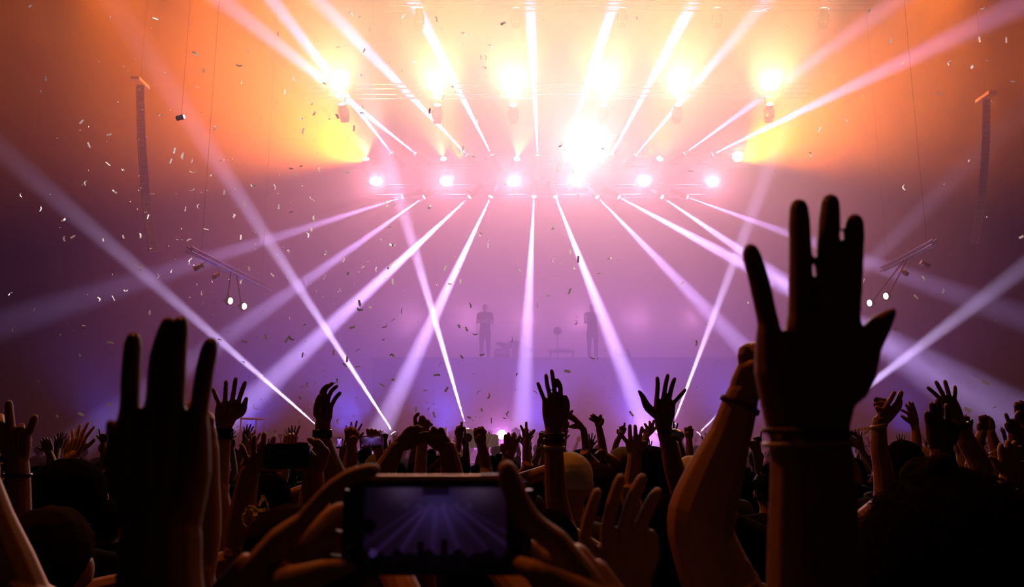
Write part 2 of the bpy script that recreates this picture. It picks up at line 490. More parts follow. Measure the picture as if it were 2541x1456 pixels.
def build_figure(h, arms, hair='short', female=False, voxel=.007, keep=.4, facing=1, hair_scale=1.0):
    """arms: list of callables(skin, shoulder(left/right), sleeve_skin, nails); returns meshes in the figure's own space and the nails"""
    k = h / 1.75
    sk, sh, tr, hr, fine = Skin(), Skin(), Skin(), Skin(), Skin()
    nails = []
    H = lambda z: z * h
    shw = .185 * k * (.9 if female else 1)
    flat = (YAX, .62)
    # trunk, neck, legs
    sk.tube([(0, 0, H(.49)), (0, .01, H(.56)), (0, .005, H(.64)), (0, 0, H(.73)), (0, -.01, H(.80))],
            [.155 * k, .148 * k, .138 * k, .165 * k, .13 * k], 14, flat)
    sk.tube([(-shw * .95, 0, H(.81)), (0, -.01, H(.825)), (shw * .95, 0, H(.81))], [.058 * k, .072 * k, .058 * k], 12)
    sk.tube([(0, -.01, H(.80)), (0, .0, H(.90))], [.062 * k, .052 * k], 12)
    for s in (-1, 1):
        sk.tube([(s * .085 * k, 0, H(.50)), (s * .10 * k, .01, H(.40)), (s * .105 * k, .01, H(.28)), (s * .11 * k, -.015, H(.20)), (s * .11 * k, -.02, H(.05))],
                [.088 * k, .082 * k, .056 * k, .055 * k, .038 * k], 12)
        sk.tube([(s * .11 * k, -.05, .038), (s * .115 * k, .04, .04), (s * .125 * k, .17, .03)], [.036 * k, .036 * k, .026 * k], 10)
        tr.tube([(s * .085 * k, 0, H(.505)), (s * .10 * k, .01, H(.40)), (s * .105 * k, .01, H(.28)), (s * .11 * k, -.012, H(.20)), (s * .11 * k, -.015, H(.055))],
                [.102 * k, .094 * k, .070 * k, .066 * k, .058 * k], 12)
    tr.tube([(0, 0, H(.485)), (0, .005, H(.56))], [.166 * k, .160 * k], 14, (YAX, .68))
    sh.tube([(0, .0, H(.515)), (0, .01, H(.57)), (0, .005, H(.64)), (0, 0, H(.73)), (0, -.01, H(.79))],
            [.172 * k, .166 * k, .156 * k, .182 * k, .148 * k], 14, (YAX, .70))
    sh.tube([(-shw * .95, 0, H(.812)), (0, -.012, H(.822)), (shw * .95, 0, H(.812))], [.072 * k, .084 * k, .072 * k], 12)
    # head with a face on the +Y side
    hz_ = H(.935)
    sk.ball((0, -.006, hz_ + .012 * k), (.077 * k, .096 * k, .098 * k))
    sk.tube([(0, .018 * k, hz_ - .01), (0, .040 * k, hz_ - .085 * k)], [.068 * k, .044 * k], 12)
    sk.tube([(0, .088 * k, hz_ + .012 * k), (0, .108 * k, hz_ - .028 * k)], [.010 * k, .016 * k], 8)
    sk.tube([(-.04 * k, .078 * k, hz_ + .028 * k), (0, .09 * k, hz_ + .03 * k), (.04 * k, .078 * k, hz_ + .028 * k)], [.012 * k] * 3, 8)
    sk.tube([(-.022 * k, .085 * k, hz_ - .058 * k), (0, .092 * k, hz_ - .058 * k), (.022 * k, .085 * k, hz_ - .058 * k)], [.008 * k] * 3, 8)
    for s in (-1, 1):
        sk.ball((s * .080 * k, -.004, hz_ - .005), (.012 * k, .022 * k, .034 * k), n=10)
        sk.ball((s * .032 * k, .080 * k, hz_ + .006 * k), .014 * k, n=10)
    # hair or hat
    q = hair_scale
    if hair == 'short':
        hr.ball((0, -.016 * k, hz_ + .028 * k), (.086 * k * q, .100 * k * q, .098 * k * q), n=16)
    elif hair == 'afro':
        hr.ball((0, -.025 * k, hz_ + .050 * k), (.128 * k * q, .132 * k * q, .126 * k * q), n=18)
    elif hair == 'long':
        hr.ball((0, -.016 * k, hz_ + .026 * k), (.090 * k * q, .104 * k * q, .098 * k * q), n=16)
        hr.tube([(0, -.045 * k, hz_ + .03 * k), (0, -.075 * k, hz_ - .12 * k), (0, -.085 * k, hz_ - .30 * k)], [.085 * k, .092 * k, .055 * k], 14, (YAX, .5))
    elif hair == 'bun':
        hr.ball((0, -.016 * k, hz_ + .026 * k), (.090 * k * q, .104 * k * q, .098 * k * q), n=16)
        hr.ball((0, -.06 * k, hz_ + .13 * k), .045 * k, n=12)
    elif hair == 'cap':
        hr.ball((0, -.010 * k, hz_ + .036 * k), (.088 * k, .104 * k, .088 * k), n=18)
        hr.tube([(-.05 * k, .09 * k, hz_ + .045 * k), (0, .15 * k, hz_ + .045 * k), (.05 * k, .09 * k, hz_ + .045 * k)], [.014 * k] * 3, 8)
    S = {-1: Vector((-shw * 1.02, 0, H(.81))), 1: Vector((shw * 1.02, 0, H(.81)))}
    done = set()
    for side, fn in arms:
        fn(fine, S[side], sh, nails)
        done.add(side)
    for side in (-1, 1):
        if side not in done:
            e = S[side] + Vector((side * .06, -.02, -.29 * k)); w_ = e + Vector((side * .0, .06, -.25 * k))
            gen_arm(sk, S[side], e, w_, Vector((-side * .2, 1, 0)), 'open', .3, .2, sh, k)
    coarse = sk.fuse('body', .011, 3, .5)
    body = join_meshes('body', [coarse, fine.fuse('arms', voxel, 3, keep)]) if fine.v else coarse
    return (body, sh.fuse('shirt', .014, 5, .5), tr.fuse('trousers', .016, 4, .5),
            hr.fuse('hair' if hair != 'cap' else 'cap', .008, 2, .7, .0 if hair == 'cap' else .004), nails)

PLACED = []
def free_spot(x, y, gap=.55):
    if all((x - a) ** 2 + (y - b) ** 2 >= gap * gap for a, b in PLACED):
        return x, y
    for i in range(1, 40):
        for k in range(16):
            a = 2 * math.pi * k / 16 + i * .3
            q = (x + math.cos(a) * i * .05, max(.1, y + math.sin(a) * i * .05))
            if all((q[0] - c) ** 2 + (q[1] - b) ** 2 >= gap * gap for c, b in PLACED):
                return q
    return x, y

def person(label, x, y, h, arms=(), hair='short', skin=0, cloth=0, hairc=0, voxel=.0023, keep=.5, group=None, face=1,
           hair_scale=1.0, nail=NAIL, female=False, hairmat=None, fixed=False):
    """one person as a thing: body (one skin), shirt, trousers, hair or cap, fingernails"""
    if arms and not fixed:
        x, y = free_spot(x, y)
        PLACED.append((x, y))
    base = Vector((x, y, 0))
    local = []
    for side, fn in arms:
        local.append((side, fn))
    # arm functions work in world space, so shift them into the figure's space
    def shifted(fn):
        def g(sk, sho, slv, nails):
            tmp, tsl = Skin(), Skin()
            fn(tmp, sho + base, tsl, nails)
            for a, b in ((tmp, sk), (tsl, slv)):
                o = len(b.v)
                b.v += [v - base for v in a.v]
                b.f += [tuple(i + o for i in f) for f in a.f]
        return g
    body, shirt, trou, hairm, nails = build_figure(h, [(s, shifted(f)) for s, f in local], hair, female, voxel, keep, hair_scale=hair_scale)
    e = bpy.data.objects.new('person', None)
    COL.objects.link(e)
    e.location = base
    e['label'] = label
    e['category'] = 'person'
    if group:
        e['group'] = group
    link('body', body, SKINS[skin], e)
    link('shirt', shirt, CLOTH[cloth], e)
    link('trousers', trou, CLOTH[5 if cloth != 5 else 0], e)
    link('cap' if hair == 'cap' else 'hair', hairm, hairmat if hairmat else (CLOTH[3] if hair == 'cap' else HAIRS[hairc]), e)
    for p, d, r in nails:
        s = Skin()
        n_ = (Vector((0, 0, CAMZ)) - p); n_ = (n_ - d * n_.dot(d)).normalized()
        rot = Matrix((d.cross(n_), n_, d)).transposed()
        s.ball(p - base + n_ * r * .72 - d * r * .25, (r * .62, r * .30, r * .95), rot, 8)
        link('fingernail', s.raw('fingernail'), nail, e)
    return e

def arm(**spec):
    return lambda sk, sho, slv, nails: px_arm(sk, spec, sho, slv, nails)

def band(parent, px, py, rpx, hpx, Y, material, name='wristband', tilt=0.0, rotz=0.0):
    """a band around a wrist, a child of the person wearing it"""
    s = Y / F
    c = at(px, py, Y) - parent.location
    bm = bmesh.new()
    n = 24
    rings = []
    for (rr, zz) in ((1.0, -.5), (1.10, -.4), (1.10, .4), (1.0, .5)):
        rings.append([bm.verts.new((math.cos(2 * math.pi * i / n) * rpx * s * rr, math.sin(2 * math.pi * i / n) * rpx * s * rr * .82, zz * hpx * s)) for i in range(n)])
    for a, b in zip(rings, rings[1:] + rings[:1]):
        for i in range(n):
            bm.faces.new((a[i], a[(i + 1) % n], b[(i + 1) % n], b[i]))
    o = link(name, bm_mesh(bm, name, True), material, parent, c)
    o.rotation_euler = (0, tilt, rotz)
    return o

X = lambda px, Y: at(px, 1300, Y).x
PLACED.append((X(2345, 1.2), 1.2))

HEADS = [(1412, 1112, 3.2, 'cap', 0, 3, 'person in a pale orange lit cap behind the bracelet arm'),
         (1472, 1142, 3.85, 'afro', 0, 0, 'person with a large dark head of hair right of the lit cap'),
         (1474, 1108, 5.4, 'short', 1, 0, 'person with a small dark head above the large dark hair'),
         (1546, 1102, 4.6, 'cap', 1, 1, 'person in a dark cap behind the painted nails hand'),
         (1616, 1104, 3.9, 'afro', 2, 0, 'person with a round afro below the pink floor lamp'),
         (1712, 1124, 4.6, 'cap', 0, 3, 'person in an orange lit cap between watch arm and bent elbow'),
         (185, 1132, 2.9, 'afro', 1, 0, 'person with a wide dark head at left, behind raised hands'),
         (1255, 1160, 3.6, 'short', 1, 0, 'person with a dim violet head right of the phone top'),
         (2235, 1085, 4.2, 'long', 1, 0, 'person with long dark hair behind the ribbon wrist'),
         (2285, 1124, 3.0, 'short', 0, 0, 'person with a short haired head below the thin open hand'),
         (672, 1165, 3.3, 'long', 1, 0, 'person with reddish long hair under the dark phone'),
         (1110, 1148, 4.4, 'short', 0, 1, 'person with a small rim lit head inside the triangle of arms'),
         (945, 1116, 4.4, 'cap', 1, 1, 'person in a cap under the lit sideways phone'),
         (722, 1235, 1.8, 'long', 1, 2, 'person in red, hair rim lit, below the ribbon bow'),
         (1660, 1215, 2.5, 'long', 0, 0, 'person with wavy brown hair left of the bent elbow'),
         (140, 1240, 1.7, 'short', 0, 0, 'person with a black head in the dark lower left corner'),
         (1360, 1250, 2.4, 'long', 0, 0, 'person with coiled hair beside the phone thumb')]
for q in HEADS:
    PLACED.append((at(q[0], q[1], q[2]).x, q[2]))

# ------------------------------------------------------------------ people whose hands fill the foreground
p = person('person holding up a huge open dark hand at right, wristbands at the wrist', .40, .60, 1.66, [(-1, arm(
    Y=.62, wrist=(2008, 1062), wr=98, frs=[26, 29, 29, 28],
    fingers=[[(1906, 800), (1884, 700), (1863, 625)], [(1985, 775), (1986, 650), (1982, 516)], [(2050, 770), (2053, 640), (2060, 504)], [(2106, 782), (2113, 670), (2120, 552)]],
    thumb=[(2112, 950), (2150, 858), (2184, 806), (2216, 772)], tr=[48, 37, 29, 10],
    forearm=[(2016, 1180, 102), (2020, 1400, 112), (2030, 1700, 125)]))], hair='short', skin=1, cloth=0, voxel=.0017, keep=.4)
band(p, 2006, 1072, 103, 14, .62, BANDM, 'wristband', .04)
band(p, 2007, 1100, 102, 12, .62, BANDM2, 'wristband', -.03)
p = person('person raising a blurred dark hand at left, two middle fingers pressed together', -.47, .60, 1.64, [(1, arm(
    Y=.62, wrist=(398, 1330), wr=98, frs=[23, 21, 22, 23],
    fingers=[[(322, 1010), (326, 905), (331, 842)], [(384, 990), (392, 886), (417, 802)], [(436, 995), (441, 882), (449, 801)], [(492, 1030), (508, 920), (522, 855)]],
    thumb=[(305, 1150), (292, 1092), (274, 1052)], tr=[44, 26, 12],
    forearm=[(396, 1430, 100), (400, 1600, 112)], sleeve=.85))], hair='short', skin=2, cloth=0, voxel=.0017, keep=.4)
PH = person('person filming with a phone held sideways in both hands at bottom centre', -.02, .14, 1.60, [
    (1, arm(Y=.59, wrist=(1545, 1545), wr=78, frs=[30, 32, 30, 26],
        fingers=[[(1382, 1345), (1312, 1290), (1276, 1218), (1259, 1168)], [(1432, 1382, .01), (1362, 1385, .03), (1300, 1360, .035)],
                 [(1480, 1418, .012), (1400, 1432, .035), (1310, 1405, .035)], [(1512, 1460, .012), (1430, 1480, .035), (1330, 1440, .03)]],
        thumb=[(1420, 1470, -.02), (1350, 1430, -.03), (1290, 1400, -.02)], tr=[40, 30, 20], forearm=[(1600, 1750, 90), (1640, 2100, 105, -.1)])),
    (-1, arm(Y=.59, wrist=(640, 1440), wr=74, frs=[21, 27, 26, 22],
        fingers=[[(752, 1292), (812, 1226), (868, 1184), (926, 1166)], [(772, 1330, .02), (822, 1285, .03), (856, 1272, .035), (905, 1300, .035)],
                 [(770, 1372, .02), (826, 1340, .035), (890, 1350, .035)], [(750, 1412, .02), (810, 1400, .035), (870, 1400, .03)]],
        thumb=[(720, 1440, -.02), (800, 1420, -.03), (865, 1405, -.02)], tr=[36, 28, 18], forearm=[(520, 1620, 88), (400, 2100, 105, -.1)]))],
    hair='long', skin=0, cloth=0, voxel=.0017, keep=.4)
person('person raising a red lit open hand beside the bright phone', .20, .78, 1.56, [(-1, arm(
    Y=.85, wrist=(1552, 1470), wr=60, frs=[14.5, 15.5, 16, 15.5],
    fingers=[[(1450, 1330), (1466, 1268), (1482, 1222)], [(1505, 1318), (1521, 1246), (1540, 1188)], [(1548, 1312), (1570, 1238), (1593, 1188)], [(1586, 1318), (1610, 1258), (1631, 1222)]],
    thumb=[(1606, 1400), (1620, 1345), (1617, 1318)], tr=[24, 15, 7],
    forearm=[(1560, 1620, 66), (1565, 1900, 76)]))], hair='short', skin=0, cloth=2, voxel=.0018, keep=.4)
BIG = person('person with big dark curly hair at bottom right, bent arm raised', X(2345, 1.2), 1.20, 1.79, [(-1, arm(
    Y=1.1, wrist=(1840, 990), wr=42, frs=[17, 18, 18, 16],
    fingers=[[(1850, 905), (1848, 872), (1872, 862, .03)], [(1872, 900), (1876, 866), (1890, 866, .03)], [(1893, 902), (1898, 872), (1908, 880, .03)], [(1910, 915), (1914, 890), (1918, 900, .03)]],
    thumb=[(1842, 945), (1850, 915), (1872, 905, -.02)], tr=[24, 19, 14],
    forearm=[(1812, 1080, 52), (1770, 1190, 72), (1742, 1275, 82), (1745, 1345, 80), (1800, 1480, 92)], sleeve=.6))],
    hair='afro', skin=0, cloth=0, voxel=.002, keep=.4, hair_scale=1.0, fixed=True)
band(BIG, 1836, 1005, 46, 14, 1.1, BANDM, 'bracelet', .45)
# a bun and loose curls on the big head
s = Skin(); s.ball(at(2338, 1160, 1.16) - BIG.location, .022, n=14)
link('hair_bun', s.fuse('hair_bun', .004, 2, 1, .003), HAIRS[1], BIG)
cm = []
s = Skin()
hc = Vector((0, -.025 * 1.79 / 1.75, 1.79 * .935 + .05 * 1.79 / 1.75))
for i in range(900):
    th, ph = random.uniform(0, 2 * math.pi), random.uniform(-.1, 1.5)
    d = Vector((math.cos(th) * math.cos(ph), math.sin(th) * math.cos(ph), math.sin(ph)))
    b = hc + Vector((d.x * .125, d.y * .128, d.z * .122))
    t = d.orthogonal().normalized(); t2 = d.cross(t)
    a0 = random.uniform(0, 6.28); R_ = random.uniform(.003, .008)
    pts = [b + d * (.002 + .0022 * j) + (t * math.cos(a0 + j * 1.1) + t2 * math.sin(a0 + j * 1.1)) * R_ for j in range(6)]
    s.tube(pts, [.0007] * 6, 3, sub=1)
o = link('loose_curls', s.raw('loose_curls'), HAIRS[1], BIG)
o['kind'] = 'stuff'

p = person('person at far left edge raising a hand with two fingers spread, bracelet on the wrist', -1.42, 2.0, 1.70, [(1, arm(
    Y=2.0, wrist=(42, 1142), wr=27, frs=[9, 10, 9, 10],
    fingers=[[(6, 1078), (2, 1050), (2, 1032, .03)], [(28, 1066), (24, 1030), (22, 1000)], [(48, 1072), (52, 1058), (52, 1068, .03)], [(66, 1080), (78, 1058), (86, 1036)]],
    thumb=[(20, 1110), (4, 1092), (-6, 1078)], tr=[13, 10, 8],
    forearm=[(44, 1210, 30), (38, 1330, 37), (30, 1440, 40)]))], hair='short', skin=1, cloth=0)
band(p, 43, 1178, 31, 8, 2.0, BLACKP, 'bracelet')
person('person outside the left edge whose bare forearm slants into the corner', -1.08, 1.15, 1.62, [(1, arm(
    Y=1.2, wrist=(-48, 1205), wr=46, fr=17,
    fingers=[[(-100, 1130), (-110, 1080), (-112, 1040)], [(-75, 1120), (-80, 1060), (-82, 1015)], [(-50, 1120), (-50, 1060), (-50, 1020)], [(-25, 1135), (-22, 1085), (-20, 1190, .05)]],
    thumb=[(-100, 1190), (-130, 1150)], tr=[22, 14],
    forearm=[(-22, 1290, 52), (20, 1400, 62), (60, 1500, 66)]))], hair='short', skin=0, cloth=0)
person('person whose lit forearm edge shows behind the blurred left hand', X(430, 1.0) - .18, 1.02, 1.62, [(1, arm(
    Y=1.0, wrist=(500, 1112), wr=42, fr=17,
    fingers=[[(450, 1050), (446, 1020), (452, 1030, .04)], [(474, 1042), (472, 1012), (474, 1030, .04)], [(496, 1042), (496, 1015), (494, 1032, .04)], [(514, 1055), (515, 1038), (510, 1052, .04)]],
    thumb=[(470, 1090), (455, 1060)], tr=[22, 16],
    forearm=[(500, 1190, 44), (500, 1320, 47), (478, 1440, 50)]))], hair='short', skin=0, cloth=0)

# ------------------------------------------------------------------ second line: raised hands against the violet light
p = person('person raising an open hand with spread fingers next to the blurred left hand', X(500, 2.7), 2.7, 1.60, [(1, arm(
    Y=2.6, wrist=(558, 1052), wr=20, frs=[5.4, 5.8, 6, 6],
    fingers=[[(543, 1000), (535, 982), (529, 966)], [(559, 990), (560, 968), (561, 947)], [(577, 990), (581, 966), (585, 940)], [(593, 992), (601, 968), (608, 949)]],
    thumb=[(598, 1024), (607, 1002), (611, 989)], tr=[10, 7, 5],
    forearm=[(554, 1084, 19), (548, 1140, 22), (540, 1230, 27)]))], hair='short', skin=1, cloth=0)
band(p, 555, 1076, 21, 26, 2.6, CLOTH[0], 'cuff')
p = person('person raising one bent hand sideways with a black bracelet', X(872, 2.7), 2.75, 1.62, [(-1, arm(
    Y=2.7, wrist=(801, 1052), wr=19, frs=[5.4, 5.4, 5.2, 5.2],
    fingers=[[(796, 996), (799, 970), (812, 956)], [(804, 994), (808, 966), (825, 951)], [(813, 996), (821, 972), (836, 958)], [(821, 1010), (832, 988), (844, 975)]],
    thumb=[(788, 1026, -.02), (788, 1000, -.02), (794, 982, -.02)], tr=[11, 8, 6],
    forearm=[(802, 1090, 20), (815, 1140, 26), (838, 1200, 31), (860, 1260, 34)]))], hair='short', skin=2, cloth=0)
band(p, 800, 1075, 22, 20, 2.7, BLACKP, 'bracelet')
p = person('person raising a straight hand with stacked bracelets at centre', X(1448, 2.6), 2.65, 1.60, [(-1, arm(
    Y=2.6, wrist=(1374, 1064), wr=21, frs=[5.2, 5.5, 5.7, 6],
    fingers=[[(1351, 992), (1342, 970), (1335, 951)], [(1364, 980), (1358, 955), (1355, 931)], [(1377, 979), (1373, 945), (1369, 920)], [(1391, 984), (1390, 958), (1383, 943)]],
    thumb=[(1396, 1034), (1406, 1006), (1403, 986)], tr=[13, 9, 6.5],
    forearm=[(1375, 1120, 23), (1381, 1240, 28), (1402, 1330, 33)]))], hair='long', skin=1, cloth=4, nail=NAIL)
for yy, hh, m_ in ((1078, 8, BANDM), (1092, 12, BLACKP), (1110, 9, BANDM2)):
    band(p, 1375, yy, 24, hh, 2.6, m_, 'bracelet', random.uniform(-.06, .06))
p = person('person raising a wide open hand with a wristwatch right of centre', X(1778, 2.5), 2.55, 1.60, [(-1, arm(
    Y=2.5, wrist=(1646, 1056), wr=19, frs=[5.8, 5.8, 5.8, 5.2],
    fingers=[[(1630, 984), (1632, 956), (1631, 938)], [(1647, 982), (1652, 952), (1657, 931)], [(1661, 985), (1668, 956), (1674, 940)], [(1671, 1000), (1688, 981), (1700, 967)]],
    thumb=[(1609, 1012), (1595, 984), (1586, 971)], tr=[11, 7, 4],
    forearm=[(1660, 1105, 21), (1672, 1160, 25), (1694, 1230, 29), (1715, 1320, 32)]))], hair='short', skin=1, cloth=1)
wt = band(p, 1656, 1074, 22, 9, 2.5, BLACKP, 'watch', .2)
s = Skin(); s.tube([(.018, -.012, 0), (.034, -.014, 0)], [.017, .016], 14, sub=1)
link('watch_case', s.raw('watch_case'), METAL, wt)
J = person('person with both arms raised, hands joined in a triangle above the phone', X(1045, 2.5), 2.5, 1.58, [
    (-1, arm(Y=2.4, wrist=(984, 1112), wr=19, frs=[6, 6, 6, 5.6],
        fingers=[[(998, 1082), (1010, 1067), (1021, 1060)], [(1008, 1084), (1023, 1066), (1036, 1058)], [(1016, 1088), (1032, 1070), (1046, 1062)], [(1022, 1094), (1042, 1080), (1060, 1074)]],
        thumb=[(1012, 1108), (1036, 1098), (1058, 1088)], tr=[9, 7, 6],
        forearm=[(968, 1142, 24), (940, 1190, 30), (905, 1260, 35)])),
    (1, arm(Y=2.4, wrist=(1110, 1110), wr=20, frs=[6, 6, 6, 5.6],
        fingers=[[(1096, 1084), (1084, 1070), (1074, 1061)], [(1102, 1082), (1098, 1068), (1093, 1064)], [(1092, 1090), (1080, 1080), (1070, 1070)], [(1088, 1098), (1076, 1090), (1066, 1082)]],
        thumb=[(1092, 1112), (1074, 1104), (1062, 1094)], tr=[9, 7, 6],
        forearm=[(1116, 1140, 24), (1124, 1190, 29), (1130, 1270, 33)]))], hair='short', skin=1, cloth=0)
person('person raising a loosely curled hand, red sleeve, between the joined hands', X(1085, 2.9), 2.95, 1.60, [(-1, arm(
    Y=2.9, wrist=(1049, 1088), wr=13, frs=[5, 5.4, 5.4, 4.8],
    fingers=[[(1032, 1058), (1030, 1036), (1038, 1026)], [(1043, 1054), (1046, 1035), (1052, 1037)], [(1052, 1055), (1058, 1044), (1064, 1048)], [(1060, 1061), (1066, 1054), (1071, 1053)]],
    thumb=[(1034, 1076), (1026, 1066)], tr=[8, 6], forearm=[(1044, 1150, 15), (1040, 1230, 17)], sleeve=.9))], hair='short', skin=0, cloth=2)
p = person('person lifting a dark phone with both hands, ribbon bow on the left wrist', X(690, 2.45), 2.62, 1.58, [
    (-1, arm(Y=2.4, wrist=(618, 1172), wr=24, frs=[6.4, 6.8, 6.6, 6.4],
        fingers=[[(612, 1138), (604, 1116), (598, 1104)], [(629, 1128), (630, 1100), (631, 1083)], [(648, 1122), (654, 1096), (655, 1076)], [(660, 1130), (674, 1104), (680, 1086)]],
        thumb=[(645, 1158), (672, 1160), (695, 1164)], tr=[11, 9, 7], forearm=[(610, 1215, 28), (600, 1290, 34), (590, 1400, 38)])),
    (1, arm(Y=2.4, wrist=(778, 1172), wr=25, frs=[8, 8, 7.4, 7],
        fingers=[[(776, 1132), (760, 1114), (744, 1102)], [(797, 1128), (784, 1104), (768, 1090)], [(805, 1132), (800, 1108), (787, 1093)], [(806, 1142), (812, 1122), (806, 1112)]],
        thumb=[(764, 1150), (750, 1158), (735, 1162)], tr=[11, 9, 7], forearm=[(776, 1215, 29), (768, 1290, 34), (760, 1400, 38)]))], hair='long', skin=1, cloth=0)
RIB = p
p = person('person holding a phone out sideways, ribbon tied on the wrist, right side', X(2262, 3.0), 3.05, 1.62, [(-1, arm(
    Y=3.0, wrist=(2182, 1048), wr=17, frs=[6, 6.5, 7, 7.5],
    fingers=[[(2200, 1006), (2211, 988), (2219, 974)], [(2206, 1012, .01), (2190, 1000, .02), (2172, 1002, .02)], [(2214, 1018), (2228, 994), (2236, 974)], [(2218, 1024), (2228, 1012), (2234, 996)]],
    thumb=[(2186, 1022), (2178, 1012)], tr=[10, 7],
    forearm=[(2182, 1115, 21), (2192, 1170, 24), (2198, 1250, 28)]))], hair='short', skin=1, cloth=0)
RIB2 = p
band(p, 2181, 1057, 19, 10, 3.0, BANDM2, 'wristband', -.2)
person('person raising a thin open hand between the phone hand and the nail lit hand', X(2330, 4.4), 4.5, 1.66, [(-1, arm(
    Y=4.4, wrist=(2271, 1060), wr=10, frs=[3.6, 3.8, 3.8, 3.6],
    fingers=[[(2254, 1026), (2245, 1021), (2237, 1017)], [(2258, 1023), (2253, 1012), (2248, 1004)], [(2265, 1022), (2260, 1008), (2256, 998)], [(2272, 1023), (2267, 1009), (2264, 999)]],
    thumb=[(2256, 1044), (2246, 1038), (2237, 1032)], tr=[6, 5, 3], forearm=[(2274, 1095, 13), (2270, 1140, 15)]))], hair='short', skin=0, cloth=1)
person('person raising a dark hand with bent fingers and orange lit nails', X(2395, 2.1), 2.15, 1.62, [(-1, arm(
    Y=2.1, wrist=(2337, 1120), wr=27, frs=[6.8, 7.2, 7.4, 7.2],
    fingers=[[(2303, 1052), (2300, 1036), (2299, 1024)], [(2318, 1046), (2314, 1020), (2311, 1002)], [(2334, 1042), (2330, 1012), (2326, 994)], [(2352, 1046), (2352, 1022), (2349, 1006)]],
    thumb=[(2362, 1090), (2370, 1066), (2366, 1050)], tr=[14, 11, 8], forearm=[(2338, 1180, 29), (2340, 1260, 33)]))], hair='short', skin=2, cloth=0)
p = person('person raising a spread hand behind the nail lit hand, watch on wrist', X(2500, 2.9), 2.95, 1.62, [(-1, arm(
    Y=2.9, wrist=(2378, 1045), wr=16, frs=[5, 5.4, 5.4, 4.8],
    fingers=[[(2336, 992), (2318, 975), (2303, 962)], [(2344, 986), (2333, 966), (2323, 948)], [(2356, 985), (2350, 964), (2345, 946)], [(2368, 990), (2370, 974), (2370, 959)]],
    thumb=[(2346, 1024), (2332, 1012), (2322, 1004)], tr=[9, 7, 5], forearm=[(2398, 1092, 23), (2425, 1136, 27), (2450, 1200, 30)]))], hair='short', skin=1, cloth=0)
band(p, 2385, 1058, 20, 12, 2.9, BLACKP, 'watch', -.4)
person('person raising four short fingers right of the spread hand', X(2440, 4.6), 4.6, 1.66, [(-1, arm(
    Y=4.5, wrist=(2404, 1082), wr=10, fr=3.8,
    fingers=[[(2392, 1056), (2389, 1042), (2388, 1032)], [(2398, 1054), (2396, 1040), (2396, 1031)], [(2404, 1055), (2403, 1043), (2403, 1035)], [(2409, 1060), (2411, 1050), (2412, 1043)]],
    thumb=[(2394, 1072), (2388, 1066)], tr=[6, 4], forearm=[(2406, 1110, 12), (2412, 1160, 14)]))], hair='short', skin=1, cloth=0)
person('person with both hands cupped into a ball overhead at right', X(2448, 4.0), 4.05, 1.70, [
    (-1, arm(Y=4.0, wrist=(2438, 1072), wr=11, fr=4.2, fingers=[[(2436, 1056), (2433, 1044), (2431, 1034)], [(2441, 1054), (2439, 1042), (2438, 1032)], [(2445, 1054), (2445, 1042), (2445, 1031)], [(2449, 1056), (2450, 1044), (2452, 1034)]],
        thumb=[(2430, 1064), (2428, 1054)], tr=[6, 5], forearm=[(2428, 1100, 14), (2420, 1130, 16)])),
    (1, arm(Y=4.05, wrist=(2458, 1072), wr=11, fr=4.2, fingers=[[(2456, 1056), (2456, 1044), (2456, 1036)], [(2460, 1056), (2461, 1046), (2461, 1040)], [(2463, 1060), (2464, 1050), (2464, 1046)], [(2465, 1064), (2466, 1058), (2466, 1054)]],
        thumb=[(2452, 1066), (2450, 1058)], tr=[6, 5], forearm=[(2466, 1100, 14), (2474, 1130, 16)]))], hair='short', skin=1, cloth=0)
person('person at the right edge with a raised fist and one pointing hand', X(2560, 3.0), 3.05, 1.68, [
    (-1, arm(Y=3.0, wrist=(2514, 1072), wr=12, fr=5, fingers=[[(2505, 1050), (2500, 1038), (2496, 1028)], [(2510, 1050), (2512, 1042), (2514, 1050, .02)], [(2516, 1052), (2518, 1045), (2519, 1053, .02)], [(2521, 1056), (2523, 1050), (2523, 1058, .02)]],
        thumb=[(2504, 1064), (2498, 1054)], tr=[8, 6], forearm=[(2520, 1110, 16), (2526, 1150, 18)])),
    (1, arm(Y=3.0, wrist=(2540, 1046), wr=15, fr=6, fingers=[[(2523, 1018), (2522, 1002), (2526, 1010, .03)], [(2533, 1014), (2533, 998), (2536, 1008, .03)], [(2543, 1014), (2544, 999), (2545, 1008, .03)], [(2552, 1020), (2554, 1006), (2553, 1014, .03)]],
        thumb=[(2526, 1036), (2530, 1024, -.02)], tr=[9, 7], forearm=[(2546, 1100, 18), (2555, 1150, 20)]))], hair='short', skin=2, cloth=0)
p = person('person at right edge raising a hand low, yellow lit forearm and thin bracelet', X(2560, 2.3), 2.4, 1.60, [(-1, arm(
    Y=2.3, wrist=(2503, 1180), wr=20, fr=7,
    fingers=[[(2485, 1138), (2482, 1116), (2484, 1104)], [(2498, 1130), (2500, 1108), (2501, 1096)], [(2512, 1130), (2515, 1110), (2517, 1098)], [(2524, 1138), (2528, 1122), (2531, 1110)]],
    thumb=[(2480, 1160), (2466, 1140), (2458, 1134)], tr=[10, 7, 5], forearm=[(2496, 1220, 23), (2500, 1300, 27)]))], hair='short', skin=0, cloth=0)
band(p, 2497, 1214, 24, 5, 2.3, BLACKP, 'bracelet')

